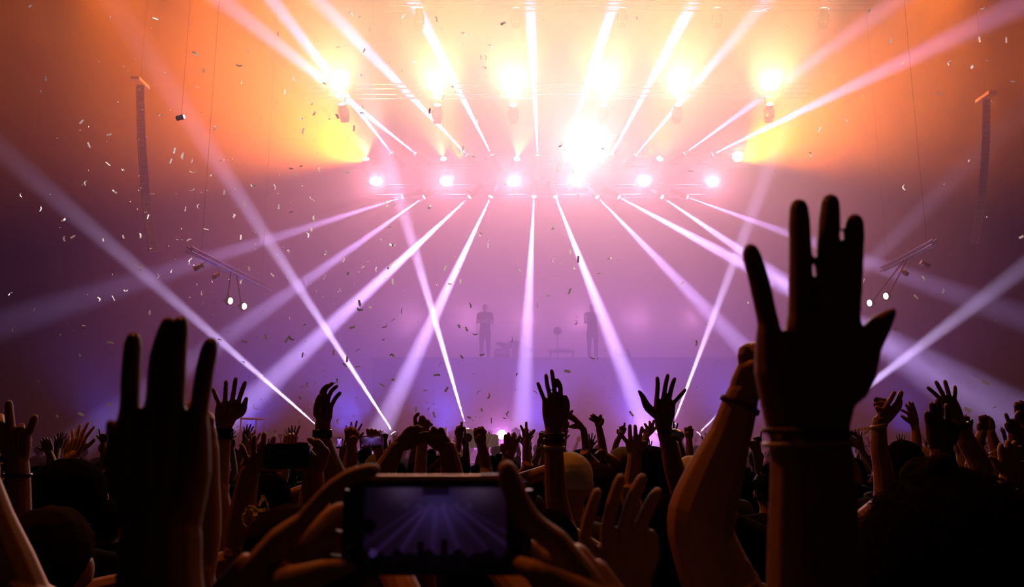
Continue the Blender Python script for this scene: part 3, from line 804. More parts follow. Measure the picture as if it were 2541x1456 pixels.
# ------------------------------------------------------------------ third line: smaller hands and heads
person('person raising a dark clenched fist left of the white flag', X(1222, 4.0), 4.05, 1.66, [(-1, arm(
    Y=3.9, wrist=(1194, 1100), wr=11, fr=5.4, fingers=[[(1181, 1080), (1180, 1066), (1184, 1072, .04)], [(1188, 1074), (1189, 1063), (1190, 1070, .04)], [(1194, 1072), (1196, 1062), (1196, 1068, .04)], [(1200, 1078), (1201, 1069), (1200, 1074, .04)]],
    thumb=[(1184, 1092), (1190, 1082, -.02)], tr=[7, 6], forearm=[(1202, 1135, 14), (1208, 1180, 16)]))], hair='short', skin=2, cloth=0)
person('hooded person pointing one finger up beside the white flag', X(1154, 4.6), 4.7, 1.76, [(-1, arm(
    Y=4.6, wrist=(1139, 1084), wr=7, fr=3.6, fingers=[[(1134, 1068), (1135, 1060), (1137, 1066, .03)], [(1139, 1066), (1140, 1058), (1141, 1064, .03)], [(1144, 1064), (1145, 1056), (1146, 1048)], [(1147, 1070), (1150, 1064), (1152, 1061)]],
    thumb=[(1134, 1078), (1131, 1070)], tr=[5, 4], forearm=[(1138, 1102, 8), (1130, 1130, 10)], sleeve=.95))], hair='short', skin=1, cloth=0)
person('person raising a hand with two long fingers right of the bright floor light', X(1230, 3.3), 3.35, 1.60, [(1, arm(
    Y=3.3, wrist=(1262, 1130), wr=15, fr=4.8, fingers=[[(1256, 1104), (1254, 1090), (1254, 1080)], [(1264, 1100), (1263, 1086), (1262, 1076)], [(1272, 1100), (1274, 1086), (1276, 1075)], [(1279, 1106), (1286, 1092), (1290, 1082)]],
    thumb=[(1250, 1118), (1246, 1106)], tr=[8, 6], forearm=[(1258, 1160, 16), (1250, 1220, 18)]))], hair='short', skin=1, cloth=0)
person('person making a horns sign against the pink glow', X(1335, 5.0), 5.05, 1.66, [(-1, arm(
    Y=5.0, wrist=(1306, 1094), wr=8.5, fr=3.3, fingers=[[(1299, 1072), (1295, 1062), (1292, 1056)], [(1303, 1070), (1304, 1064), (1304, 1070, .03)], [(1308, 1070), (1309, 1066), (1309, 1071, .03)], [(1306, 1070, -.01), (1306, 1058), (1306, 1048)]],
    thumb=[(1314, 1080), (1320, 1074), (1325, 1068)], tr=[6, 5, 4], forearm=[(1306, 1120, 10), (1308, 1160, 12)]))], hair='short', skin=1, cloth=1)
person('person with one finger pointing up just right of the stacked bracelets', X(1375, 3.3), 3.35, 1.60, [(1, arm(
    Y=3.2, wrist=(1398, 1066), wr=11, fr=5, fingers=[[(1402, 1046), (1410, 1032), (1419, 1020)], [(1396, 1044), (1398, 1036), (1400, 1044, .03)], [(1391, 1046), (1392, 1038), (1394, 1046, .03)], [(1387, 1050), (1387, 1042), (1388, 1050, .03)]],
    thumb=[(1404, 1060), (1408, 1050)], tr=[7, 5], forearm=[(1392, 1100, 14), (1384, 1160, 16)]))], hair='short', skin=1, cloth=0)
person('person with a pinching hand tilted left, far behind the stacked bracelets', X(1475, 4.5), 4.55, 1.68, [(-1, arm(
    Y=4.5, wrist=(1448, 1066), wr=8, fr=4, fingers=[[(1436, 1046), (1424, 1034), (1412, 1026)], [(1434, 1050), (1422, 1042), (1412, 1036)], [(1432, 1054), (1422, 1056), (1412, 1058)], [(1438, 1058), (1428, 1059), (1420, 1060)]],
    thumb=[(1438, 1058), (1426, 1060), (1414, 1059)], tr=[6, 4, 3], forearm=[(1452, 1092, 9), (1456, 1130, 11)]))], hair='short', skin=0, cloth=0)
person('person with a turned hand, three fingers fanned left, against violet haze', X(1510, 4.5), 4.6, 1.66, [(-1, arm(
    Y=4.5, wrist=(1486, 1058), wr=7.5, fr=3.4, fingers=[[(1478, 1046), (1470, 1042), (1463, 1038)], [(1479, 1040), (1472, 1035), (1467, 1031)], [(1482, 1036), (1476, 1032), (1472, 1028)], [(1488, 1036), (1490, 1030), (1492, 1036, .02)]],
    thumb=[(1492, 1050), (1495, 1042)], tr=[6, 5], forearm=[(1492, 1090, 10), (1498, 1130, 11)]))], hair='short', skin=1, cloth=0)
person('person with one thin raised finger, far right of centre', X(1515, 6.0), 6.1, 1.68, [(1, arm(
    Y=6.0, wrist=(1540, 1080), wr=6, fr=2.8, fingers=[[(1540, 1066), (1539, 1060), (1539, 1064, .02)], [(1544, 1064), (1544, 1058), (1544, 1063, .02)], [(1548, 1064), (1549, 1057), (1550, 1050)], [(1551, 1067), (1552, 1063), (1552, 1067, .02)]],
    thumb=[(1534, 1074), (1533, 1067)], tr=[4, 3], forearm=[(1530, 1098, 7), (1524, 1125, 8)]))], hair='short', skin=1, cloth=0)
person('person raising an open hand with dark painted nails under the watch hand', X(1530, 3.1), 3.2, 1.58, [(1, arm(
    Y=3.1, wrist=(1574, 1122), wr=15, fr=5.2, fingers=[[(1557, 1098), (1546, 1084), (1539, 1072)], [(1564, 1092), (1563, 1072), (1563, 1056)], [(1577, 1090), (1577, 1072), (1576, 1057)], [(1587, 1093), (1591, 1074), (1593, 1061)]],
    thumb=[(1592, 1112), (1600, 1098)], tr=[8, 6], forearm=[(1572, 1160, 18), (1562, 1220, 21)]))], hair='long', skin=0, cloth=0, nail=NAIL_DARK)
person('person raising a tilted open hand beside the pink floor lamp', X(1590, 5.0), 5.1, 1.66, [(1, arm(
    Y=5.0, wrist=(1604, 1078), wr=8, fr=3.6, fingers=[[(1606, 1062), (1603, 1056), (1600, 1052)], [(1612, 1060), (1613, 1052), (1612, 1046)], [(1618, 1060), (1621, 1050), (1622, 1044)], [(1622, 1066), (1628, 1060), (1632, 1056)]],
    thumb=[(1600, 1072), (1596, 1066)], tr=[5, 4], forearm=[(1598, 1104, 10), (1590, 1140, 12)]))], hair='short', skin=0, cloth=0)
person('person raising a small loose fist right of the watch hand', X(1735, 5.0), 5.1, 1.66, [(-1, arm(
    Y=5.0, wrist=(1710, 1086), wr=7, fr=3.6, fingers=[[(1702, 1070), (1701, 1062), (1703, 1066, .02)], [(1708, 1068), (1709, 1060), (1709, 1064, .02)], [(1713, 1068), (1714, 1060), (1714, 1058)], [(1717, 1072), (1718, 1066), (1718, 1069, .02)]],
    thumb=[(1704, 1078), (1708, 1073, -.02)], tr=[5, 4], forearm=[(1711, 1110, 9), (1714, 1150, 11)]))], hair='short', skin=1, cloth=0)
PH3 = person('person holding a lit phone sideways beside a raised fist', X(905, 3.3), 3.35, 1.64, [
    (-1, arm(Y=3.3, wrist=(872, 1098), wr=12, fr=6, fingers=[[(862, 1078), (860, 1066), (866, 1072, .04)], [(869, 1074), (870, 1062), (874, 1070, .04)], [(877, 1076), (879, 1066), (881, 1073, .04)], [(883, 1082), (886, 1074), (886, 1080, .04)]],
        thumb=[(868, 1090), (878, 1086, -.02)], tr=[8, 7], forearm=[(872, 1130, 15), (868, 1180, 17)])),
    (1, arm(Y=3.4, wrist=(945, 1134), wr=12, fr=5, fingers=[[(918, 1084), (914, 1074), (912, 1066)], [(926, 1084), (924, 1074), (922, 1066)], [(932, 1086), (932, 1076), (931, 1068)], [(938, 1090), (940, 1080), (939, 1072)]],
        thumb=[(936, 1116), (926, 1113)], tr=[8, 6], forearm=[(952, 1170, 15), (950, 1220, 17)]))], hair='short', skin=1, cloth=0)

# heads seen from behind
for i, (px, py, Y, hr_, sk_, cl, lb) in enumerate(HEADS):
    top = at(px, py, Y).z
    extra = {'afro': .045, 'cap': .0, 'short': .0, 'long': .0}[hr_]
    h_ = (top - .012 - extra) / 1.0
    hm_ = None
    if hr_ == 'cap':
        hm_ = CLOTH[3] if cl == 3 else CLOTH[1]
    person(lb, at(px, py, Y).x, Y, min(h_ / 1.005, 1.95), [], hair=hr_, skin=sk_, cloth=cl if cl != 3 else 1, hairc=i % 2, hairmat=hm_)

# ------------------------------------------------------------------ the rest of the crowd: eight figures, copied
def raised(dx, up, bend, pose, curl, spread, inward=0.0):
    """an arm lifted overhead: elbow out by dx, forearm up"""
    def fn_for(side):
        def fn(sk, sho, slv, nails):
            el = sho + Vector((side * dx, .10, .12 + up * .5))
            wr = el + Vector((-side * inward, .05 + bend, .23 + up * .2))
            gen_arm(sk, sho, el, wr, Vector((-side, .15, 0)), pose, curl, spread, slv)
        return (side, fn)
    return fn_for
POSES = [
    ('with both hands up', [raised(.12, .10, .02, 'open', .12, 1.0, .03)(1), raised(.10, .12, .0, 'open', .2, .8, .05)(-1)], 'short', 0, 1, 0),
    ('with a raised fist', [raised(.10, .14, .02, 'fist', 1.4, 0, .04)(1)], 'short', 1, 0, 0),
    ('with one open hand up', [raised(.08, .14, .0, 'open', .1, 1.1, .02)(-1)], 'long', 0, 4, 0),
    ('with a horns sign held up', [raised(.10, .12, .0, 'horns', .1, .8, .04)(1)], 'short', 1, 0, 1),
    ('clapping overhead', [raised(.06, .12, .06, 'open', .25, .2, .12)(1), raised(.06, .12, .06, 'open', .25, .2, .12)(-1)], 'long', 0, 2, 0),
    ('with both arms down', [], 'short', 2, 1, 1),
    ('with one finger pointing up', [raised(.10, .14, .0, 'point', .1, .6, .03)(-1)], 'cap', 1, 0, 0),
    ('with full round hair', [], 'afro', 1, 4, 0),
]
PROTO = []
for i, (txt, arms, hr_, sk_, cl, hc_) in enumerate(POSES):
    b, sh_, tr_, hm_, _ = build_figure(1.70, arms, hr_, False, .0035, .5)
    for me, m_ in ((b, SKINS[sk_]), (sh_, CLOTH[cl]), (tr_, CLOTH[5]), (hm_, CLOTH[1] if hr_ == 'cap' else HAIRS[hc_])):
        me.materials.clear(); me.materials.append(m_)
    PROTO.append((txt, b, sh_, tr_, hm_, 'cap' if hr_ == 'cap' else 'hair'))
def crowd_member(kind, x, y, k, rz, label, group):
    txt, b, s_, t_, h_, hn = PROTO[kind]
    e = bpy.data.objects.new('person', None)
    COL.objects.link(e)
    e.location = (x, y, 0); e.rotation_euler = (0, 0, rz); e.scale = (k, k, k)
    e['label'] = label; e['category'] = 'person'; e['group'] = group
    for nm, me in (('body', b), ('shirt', s_), ('trousers', t_), (hn, h_)):
        o = bpy.data.objects.new(nm, me); COL.objects.link(o); o.parent = e
    return e
rng = random.Random(21)
MARKS = [(95, 'at the left edge'), (270, 'left of the blurred left hand'), (500, 'behind the blurred left hand'), (600, 'beside the blurred left hand'), (690, 'behind the dark phone'),
         (790, 'left of the bracelet hand'), (880, 'right of the bracelet hand'), (985, 'left of the joined hands'), (1090, 'behind the joined hands'), (1190, 'by the white flag'),
         (1300, 'right of the white flag'), (1400, 'behind the stacked bracelets'), (1500, 'right of the stacked bracelets'), (1600, 'left of the watch hand'), (1690, 'behind the watch hand'),
         (1800, 'right of the watch hand'), (1900, 'behind the bent arm'), (2120, 'behind the huge hand'), (2210, 'by the ribbon wrist'), (2300, 'behind the thin open hand'),
         (2390, 'by the nail lit hand'), (2470, 'by the cupped hands'), (9999, 'at the right edge')]
def zone(x, y):
    px = 1270.5 + x / y * F
    return next(t for a, t in MARKS if px < a)
y = 3.9
n_crowd = 0
while y < 20.0:
    step = .64 if y < 9 else 1.0
    half = y * 1275 / F + .3
    x = -half + rng.uniform(0, step)
    while x < half:
        xx, yy = x + rng.uniform(-.10, .10), y + rng.uniform(-.12, .12)
        px = 1270 + xx / yy * F
        if all((xx - a) ** 2 + (yy - b) ** 2 > .50 ** 2 for a, b in PLACED) and n_crowd < 245:
            kind = rng.choice((0, 1, 2, 2, 3, 4, 5, 5, 5, 6, 7, 5))
            if yy < 5.2 and not (px < 500 or px > 2300):
                kind = rng.choice((5, 5, 7, 5, 2))
            k = rng.uniform(.94, 1.04)
            depth = 'nearest' if yy < 5 else 'nearer' if yy < 6.6 else 'middle' if yy < 9 else 'far' if yy < 13 else 'farthest'
            crowd_member(kind, xx, yy, k, rng.uniform(-.45, .45),
                         'crowd member %s, %s rows, %s' % (PROTO[kind][0], depth, zone(xx, yy)),
                         'crowd %s, %s rows, %s' % (PROTO[kind][0], depth, zone(xx, yy)))
            PLACED.append((xx, yy))
            n_crowd += 1
        x += step
    y += .72 if y < 9 else 1.7

# ------------------------------------------------------------------ stage: deck, riser, band gear, performers
RY = 26.6
RZ = at(1300, 886, RY).z
SX0, SX1 = at(925, 886, RY).x, at(1850, 886, RY).x
st = bpy.data.objects.new('stage_deck', None); COL.objects.link(st); st.location = ((SX0 + SX1) / 2, 27.0, 0)
st['label'] = 'wide low black stage deck behind the crowd'; st['category'] = 'stage'
for i in range(7):
    box('deck_panel', (-9.6 + i * 3.2, 0, .625), (3.18, 10.6, 1.23), M['stage'], st, .02)
rs = bpy.data.objects.new('stage_riser', None); COL.objects.link(rs); rs.location = ((SX0 + SX1) / 2, RY + 1.5, 1.24)
rs['label'] = 'tall flat fronted riser across the stage carrying the performers'; rs['category'] = 'riser'
nw = 6
wd = (SX1 - SX0) / nw
for i in range(nw):
    box('front_panel', (-(SX1 - SX0) / 2 + (i + .5) * wd, -1.45, (RZ - 1.24) / 2 - .04), (wd - .02, .1, RZ - 1.24 - .08), M['stage'], rs, .01)
box('riser_top', (0, 0, RZ - 1.24 - .04), (SX1 - SX0 + .1, 3.0, .08), M['stage'], rs, .01)
box('riser_frame', (0, .1, (RZ - 1.24) / 2 - .05), (SX1 - SX0 - .2, 2.7, RZ - 1.36), M['stage'], rs)

def performer(label, px, Y, h, arms, cloth, hair='short', skin=0):
    b, s_, t_, hm_, nl = build_figure(h, arms, hair, False, .008, .35)
    e = bpy.data.objects.new('person', None); COL.objects.link(e)
    e.location = (at(px, 886, Y).x, Y, RZ); e.rotation_euler = (0, 0, math.pi)
    e['label'] = label; e['category'] = 'person'
    link('body', b, SKINS[skin], e); link('shirt', s_, CLOTH[cloth], e); link('trousers', t_, CLOTH[0], e)
    link('hair', hm_, HAIRS[0], e)
    for d in (-.032, .032):
        s = Skin(); s.ball((d * h / 1.75, .0935 * h / 1.75, h * .935 + .007), .009, n=8)
        link('eye', s.raw('eye'), CLOTH[3], e)
    return e
def crossed(side):
    def fn(sk, sho, slv, nails):
        el = sho + Vector((side * .07, .06, -.28))
        wr = sho + Vector((-side * .20, .21 + .05 * side, -.25 + .03 * side))
        gen_arm(sk, sho, el, wr, Vector((0, 0, 1)), 'relaxed', .5, .1, slv, 1.0, Vector((-side, -.1, .1)))
    return (side, fn)
def holding(side):
    def fn(sk, sho, slv, nails):
        el = sho + Vector((side * .02, .02, -.28))
        wr = el + Vector((side * .0, .17, .10))
        gen_arm(sk, sho, el, wr, Vector((0, 0, 1)), 'fist', 1.2, .1, slv, 1.0, Vector((side * .1, .8, .3)), .9)
    return (side, fn)
SPX = RY + .55
H1_ = at(1203, 753, SPX).z - RZ
performer('performer in a dark t-shirt standing with folded arms on the riser', 1203, SPX, H1_ * .985, [crossed(1), crossed(-1)], 0, 'short', 0)
performer('performer in a dark long sleeved outfit holding a cup on the riser', 1471, SPX, H1_ * .985, [holding(1)], 0, 'short', 0)
hh_ = H1_ * .985
cpx = Vector((at(1471, 886, SPX).x - .19 * hh_ / 1.75 - .035, SPX - .19 - .075, RZ + hh_ * .81 - .155))
s = Skin(); s.tube([(0, 0, -.06), (0, 0, .06)], [.045, .052], 14, sub=1)
o = link('cup', s.raw('cup'), CLOTH[3], None, cpx); o['label'] = 'pale cup in the hand of the long sleeved performer'; o['category'] = 'cup'

def thing(name, label, cat, loc, rz=0, group=None):
    e = bpy.data.objects.new(name, None); COL.objects.link(e)
    e.location = loc; e.rotation_euler = (0, 0, rz); e['label'] = label; e['category'] = cat
    if group:
        e['group'] = group
    return e
def rod(name, a, b, r, m, parent, n=8):
    s = Skin(); s.tube([a, b], [r, r], n, sub=1)
    return link(name, s.raw(name), m, parent)
def lathe(name, prof, m, parent, n=24, loc=None, rot=None):
    bm = bmesh.new()
    rings = [[bm.verts.new((r * math.cos(2 * math.pi * i / n), r * math.sin(2 * math.pi * i / n), z)) for i in range(n)] for r, z in prof]
    for a, b in zip(rings, rings[1:]):
        for i in range(n):
            bm.faces.new((a[i], a[(i + 1) % n], b[(i + 1) % n], b[i]))
    bm.faces.new(rings[0][::-1]); bm.faces.new(rings[-1])
    o = link(name, bm_mesh(bm, name, True), m, parent, loc)
    if rot:
        o.rotation_euler = rot
    return o

mp = at(1384, 886, SPX)
e = thing('microphone_stand', 'tall stand with a round dark head between the two performers', 'stand', (mp.x, SPX, RZ))
hs = at(1384, 822, SPX).z - RZ
lathe('base', [(.16, 0), (.16, .02), (.03, .05)], BLACKP, e)
rod('pole', (0, 0, .03), (0, 0, hs), .016, BLACKP, e)
s = Skin(); s.ball((0, 0, hs + .02), (.15, .10, .14)); link('head', s.raw('head'), BLACKP, e)
dp = at(1282, 886, SPX)
e = thing('drum_kit', 'small drum kit with shining cymbals at the riser edge', 'drums', (dp.x, SPX + .5, RZ))
lathe('bass_drum', [(.26, -.2), (.28, -.18), (.28, .18), (.26, .2)], CLOTH[3], e, loc=(.12, -.1, .29), rot=(math.pi / 2, 0, 0))
lathe('snare_drum', [(.17, 0), (.18, .02), (.18, .14), (.17, .16)], METAL, e, loc=(-.32, -.2, .40))
rod('snare_leg', (-.32, -.2, 0), (-.32, -.2, .40), .015, METAL, e)
for cx_, cz in ((-.05, .58), (.42, .34), (-.5, .52)):
    cyb = lathe('cymbal', [(.01, .03), (.06, .02), (.21, 0), (.21, -.006), (.01, .01)], METAL, e, loc=(cx_, -.25, cz), rot=(-.25, .15, 0))
    rod('cymbal_stand', (cx_, -.25, 0), (cx_, -.25, cz), .012, METAL, e)
e = thing('keyboard_desk', 'low desk of equipment under the stand with the round head', 'desk', (at(1396, 886, SPX).x, SPX + .5, RZ))
box('desk_top', (0, 0, .30), (.9, .4, .06), BLACKP, e, .01)
for sx in (-.38, .38):
    box('leg', (sx, 0, .14), (.05, .34, .28), BLACKP, e)
box('mixer', (.05, 0, .37), (.5, .3, .08), METAL, e, .015)
lathe('knob', [(.03, 0), (.028, .05)], BLACKP, e, loc=(-.2, -.05, .33))
for px_, lb in ((1245, 'wedge in place of a crouched technician, left of the drum kit'), (1546, 'wedge in place of a crouched technician, right of the cup performer')):
    q = at(px_, 886, RY + .3)
    e = thing('technician_wedge', lb, 'speaker', (q.x, RY + .35, RZ))  # wedge shape standing for a dark lump taken as a crouched technician
    bm = bmesh.new()
    vs_ = [bm.verts.new(v) for v in ((-.28, -.18, 0), (.28, -.18, 0), (.28, .2, 0), (-.28, .2, 0), (-.24, -.12, .12), (.24, -.12, .12), (.24, .18, .34), (-.24, .18, .34))]
    for f in ((3, 2, 1, 0), (0, 1, 5, 4), (4, 5, 6, 7), (1, 2, 6, 5), (2, 3, 7, 6), (3, 0, 4, 7)):
        bm.faces.new([vs_[i] for i in f])
    link('cabinet', bm_mesh(bm, 'cabinet'), BLACKP, e)
    box('grille', (0, -.0, .235), (.42, .34, .01), METAL, e).rotation_euler = (.63, 0, 0)

# equipment on the stage lip, seen just over the crowd
FR = at(628, 1062, 21.7)
e = thing('tube_scaffold', 'white square tubular scaffold above the crowd at left', 'scaffold', (FR.x, 21.6, 0))
z0, z1 = at(600, 1091, 21.7).z, at(600, 1038, 21.7).z
xa, xb = at(600, 1060, 21.7).x - FR.x, at(638, 1060, 21.7).x - FR.x
WM = mat('white_metal', (.8, .8, .82), .4, noise_amt=.05)
rod('upright', (xa, 0, 0), (xa, 0, z1), .022, WM, e); rod('upright', (xb, 0, 0), (xb, 0, z1), .022, WM, e)
rod('crossbar', (xa, 0, z0), (xb, 0, z0 + .01), .028, WM, e); rod('crossbar', (xa, 0, z1), (at(656, 1040, 21.7).x - FR.x, 0, z1 - .02), .028, WM, e)
q = at(1110, 1072, 21.7)
e = thing('light_stand', 'thin white upright stand right of the joined hands', 'stand', (q.x, 21.6, 0))
rod('pole', (0, 0, 0), (0, 0, at(1110, 1062, 21.7).z), .02, WM, e)
rod('arm', (-.10, 0, at(1110, 1062, 21.7).z - .01), (0, 0, at(1110, 1062, 21.7).z), .014, WM, e)
for px_, lb in ((714, 'square amplifier cabinet at the stage lip, left'), (1280, 'square amplifier cabinet at the stage lip, centre')):
    q = at(px_, 1078, 21.8)
    e = thing('amplifier', lb, 'speaker', (q.x, 21.95, 1.24))
    zt = at(px_, 1064, 21.8).z - 1.24
    box('cabinet', (0, 0, zt / 2), (.24, .3, zt), CLOTH[1], e, .02)
    box('handle', (0, 0, zt + .02), (.10, .03, .04), BLACKP, e, .01)

# ------------------------------------------------------------------ trusses and lamps
TRM = mat('truss_aluminium', (.55, .55, .56), .35, metal=.9, noise_amt=.1)
def truss(label, a, b, w_=.34, bays=None):
    a, b = Vector(a), Vector(b)
    L = (b - a).length
    e = thing('lighting_truss', label, 'truss', a)
    d = (b - a).normalized()
    e.rotation_euler = d.to_track_quat('X', 'Z').to_euler()
    h_ = w_ / 2
    for sy in (-h_, h_):
        for sz in (-h_, h_):
            rod('chord', (0, sy, sz), (L, sy, sz), .024, TRM, e, 6)
    n = bays or int(L / .5)
    s = Skin()
    for i in range(n):
        x0, x1 = L * i / n, L * (i + 1) / n
        for sy in (-h_, h_):
            p, q = ((x0, sy, -h_), (x1, sy, h_)) if i % 2 else ((x0, sy, h_), (x1, sy, -h_))
            s.tube([p, q], [.011, .011], 4, sub=1)
        for sz in (-h_, h_):
            p, q = ((x0, -h_, sz), (x1, h_, sz)) if i % 2 else ((x0, h_, sz), (x1, -h_, sz))
            s.tube([p, q], [.011, .011], 4, sub=1)
    o = link('lattice', s.raw('lattice', False), TRM, e); o['kind'] = 'stuff'
    inv = e.rotation_euler.to_matrix().transposed()
    for f in (.12, .88):
        w0 = a.lerp(b, f)
        rod('hoist_cable', (L * f, 0, 0), inv @ (Vector((w0.x, w0.y, ZC - .01)) - a), .0035, BLACKP, e, 5)
    return e
def bar(label, px0, px1, py, Y):
    return truss(label, at(px0, py, Y), at(px1, py, Y) * 1 + Vector((0, 0, at(px0, py, Y).z - at(px1, py, Y).z)))
bar('lower straight lighting truss above the stage, downward beams', 890, 1815, 474, YB + .5)
bar('middle lighting truss with upward beams above the stage', 860, 1880, 402, YU + .5)
bar('high lighting truss with hot white wash lamps', 770, 2010, 226, YT + .6)
bar('topmost lighting truss at the upper edge of the view', 960, 2160, 8, 24.0)

HOT = {}
def hot(name, col, k):
    m = mat(name, (.8, .8, .8), .3, noise_amt=.02, emit=col, estr=k)
    return m
LENS = hot('beam_lens', (1, .92, 1.0), 14); LENSW = hot('wash_lens', (1, .90, .78), 16); LENSP = hot('blinder_lens', (1, .85, .86), 12); LENSV = hot('par_lens', (1, .6, 1.0), 14)
def build_head(r):
    """moving head pointing along local +Z with the lens at the origin: head shell, lens, yoke, base"""
    out = []
    def m_of(prof, n=20):
        bm = bmesh.new()
        rings = [[bm.verts.new((q * math.cos(2 * math.pi * i / n), q * math.sin(2 * math.pi * i / n), z)) for i in range(n)] for q, z in prof]
        for a, b in zip(rings, rings[1:]):
            for i in range(n):
                bm.faces.new((a[i], a[(i + 1) % n], b[(i + 1) % n], b[i]))
        bm.faces.new(rings[0][::-1]); bm.faces.new(rings[-1])
        return bm_mesh(bm, 'lamp_part', True)
    out.append(('head', m_of([(r * .55, -.42), (r * 1.15, -.36), (r * 1.15, -.10), (r * 1.12, -.015), (r * .98, -.012)]), BLACKP))
    out.append(('lens', m_of([(r, -.012), (r * .98, -.002), (r * .5, .012)]), None))
    bm = bmesh.new()
    for s in (-1, 1):
        bm_box(bm, (s * r * 1.32, 0, -.32), (.035, .10, .26))
    bm_box(bm, (0, 0, -.47), (r * 2.7, .12, .05))
    out.append(('yoke', bm_mesh(bm, 'yoke'), BLACKP))
    bm = bmesh.new(); bm_box(bm, (0, 0, -.56), (r * 2.2, .2, .13)); bmesh.ops.bevel(bm, geom=bm.edges[:], offset=.02, segments=2, affect='EDGES')
    out.append(('base', bm_mesh(bm, 'base'), BLACKP))
    return out
HB = {r: build_head(r) for r in (.075, .11, .16)}
def head(label, pos, target, r, lens, mount=None, cat='spotlight', name='moving_head_light'):
    e = bpy.data.objects.new(name, None); COL.objects.link(e)
    d = (Vector(target) - Vector(pos)).normalized()
    e.location = Vector(pos) - d * .025
    e.rotation_euler = d.to_track_quat('Z', 'Y').to_euler()
    e['label'] = label; e['category'] = cat
    for nm, me, m_ in HB[r]:
        m2 = m_ if m_ else lens
        if me.materials and me.materials[0] is not m2:
            me = me.copy(); me.materials.clear()
        if not me.materials:
            me.materials.append(m2)
        o = bpy.data.objects.new(nm, me); COL.objects.link(o); o.parent = e
    if mount is not None:
        R3 = e.rotation_euler.to_matrix().transposed()
        rod('clamp', (0, 0, -.58), R3 @ (Vector(mount) - e.location), .018, BLACKP, e)
    return e
def bar_point(x, py, Y):
    return Vector((x, Y - .17, at(1270, py, Y).z - .17))   # the front lower chord
ORD = ['first', 'second', 'third', 'fourth', 'fifth', 'sixth', 'seventh', 'eighth', 'ninth', 'tenth']
cnt = {'down': 0, 'up': 0, 'floor': 0}
FT = ['just left of centre on the stage lip, beam leaning far left', 'at left behind the bracelet hand, beam leaning left', 'at centre, steep beam leaning left',
      'by the watch hand, steep beam leaning right', 'behind the huge hand, low beam to the right', 'behind the bent arm, faint beam to the right']
for p, q, c, tag in BEAMS:
    i = cnt[tag]; cnt[tag] += 1
    if tag == 'down':
        lb = '%s from left of ten downward beam lamps on the lower truss' % ORD[i]
    elif tag == 'up':
        lb = '%s from left of ten upward beam lamps on the middle truss' % ORD[i]
    else:
        lb = 'floor beam lamp ' + FT[i]
    head(lb, p, q, .075, LENS, bar_point(p.x, 474, YB + .5) if tag == 'down' else bar_point(p.x, 402, YU + .5) if tag == 'up' else Vector((p.x, p.y + .1, 1.24)))
for i, (s_, t, a, k) in enumerate(FANS):
    head('%s from left of four warm fan lamps on the middle truss' % ORD[i], at(s_[0], s_[1], YU - .4), at(t[0], t[1], YU - 2.5), .11, LENSW, bar_point(at(s_[0], s_[1], YU - .4).x, 402, YU + .5))
for i, (x, yy, dx) in enumerate(HIGH):
    head('%s from left of six fan lamps under the high truss' % ORD[i], at(x, yy, YT), at(x + dx, yy - 150, YT - 1.5), .11, LENSW, bar_point(at(x, yy, YT).x, 226, YT + .6))
for i, x in enumerate((1040, 1280, 1545, 1780, 2045)):
    p = at(x, 18, 23.6)
    head('%s from left of five lamps at the top edge of view' % ORD[i], p, p + Vector((0, -.35, 1)), .11, LENSW, bar_point(p.x, 8, 24.0))

def blinder(label, pos, target, w_, h_, lens, mount=None):
    """a square audience light: housing, lens panel, yoke"""
    e = bpy.data.objects.new('blinder_light', None); COL.objects.link(e)
    d = (Vector(target) - Vector(pos)).normalized()
    e.location = Vector(pos) - d * .30
    e.rotation_euler = d.to_track_quat('Z', 'Y').to_euler()
    e['label'] = label; e['category'] = 'stage light'
    box('housing', (0, 0, -.10), (w_ * 1.25, h_ * 1.3, .2), BLACKP, e, .03)
    s = Skin(); s.ball((0, 0, 0), (w_ / 2, h_ / 2, .05), n=20)
    link('lens', s.raw('lens'), lens, e)
    bm = bmesh.new()
    for sx in (-1, 1):
        bm_box(bm, (sx * w_ * .68, 0, -.12), (.03, .06, .3))
    bm_box(bm, (0, 0, -.27), (w_ * 1.4, .06, .03))
    link('yoke', bm_mesh(bm, 'yoke'), BLACKP, e)
    if mount is not None:
        R3 = e.rotation_euler.to_matrix().transposed()
        rod('clamp', (0, 0, -.26), R3 @ (Vector(mount) - e.location), .015, BLACKP, e)
    return e
for i, x in enumerate(MID):
    blinder('%s from left of six oval white lamps between the two trusses' % ORD[i],
            at(x, 458, YB) + Vector((0, -.35, 0)), (0, 0, 2), .42, .30, LENSP, bar_point(at(x, 458, YB).x, 474, YB + .5))
for i, (x, yy, dx) in enumerate(HIGH):
    blinder('%s from left of six hot round lamps on the high truss' % ORD[i], at(x + dx * .3, yy - 55, YT - .3), (0, 0, 5), .6, .55, LENSW, bar_point(at(x + dx * .3, yy, YT).x, 226, YT + .6))
blinder('dazzling white strobe light right of centre with a starburst', at(1455, 372, YU - .6), (0, 0, 6), .8, .8, hot('strobe_lens', (1, .95, .92), 30), bar_point(at(1455, 372, YU - .6).x, 402, YU + .5))
blinder('smaller warm strobe light at the right end of the middle truss', at(1830, 385, YU - .6), (0, 0, 6), .36, .36, LENSW, bar_point(at(1830, 385, YU - .6).x, 402, YU + .5))
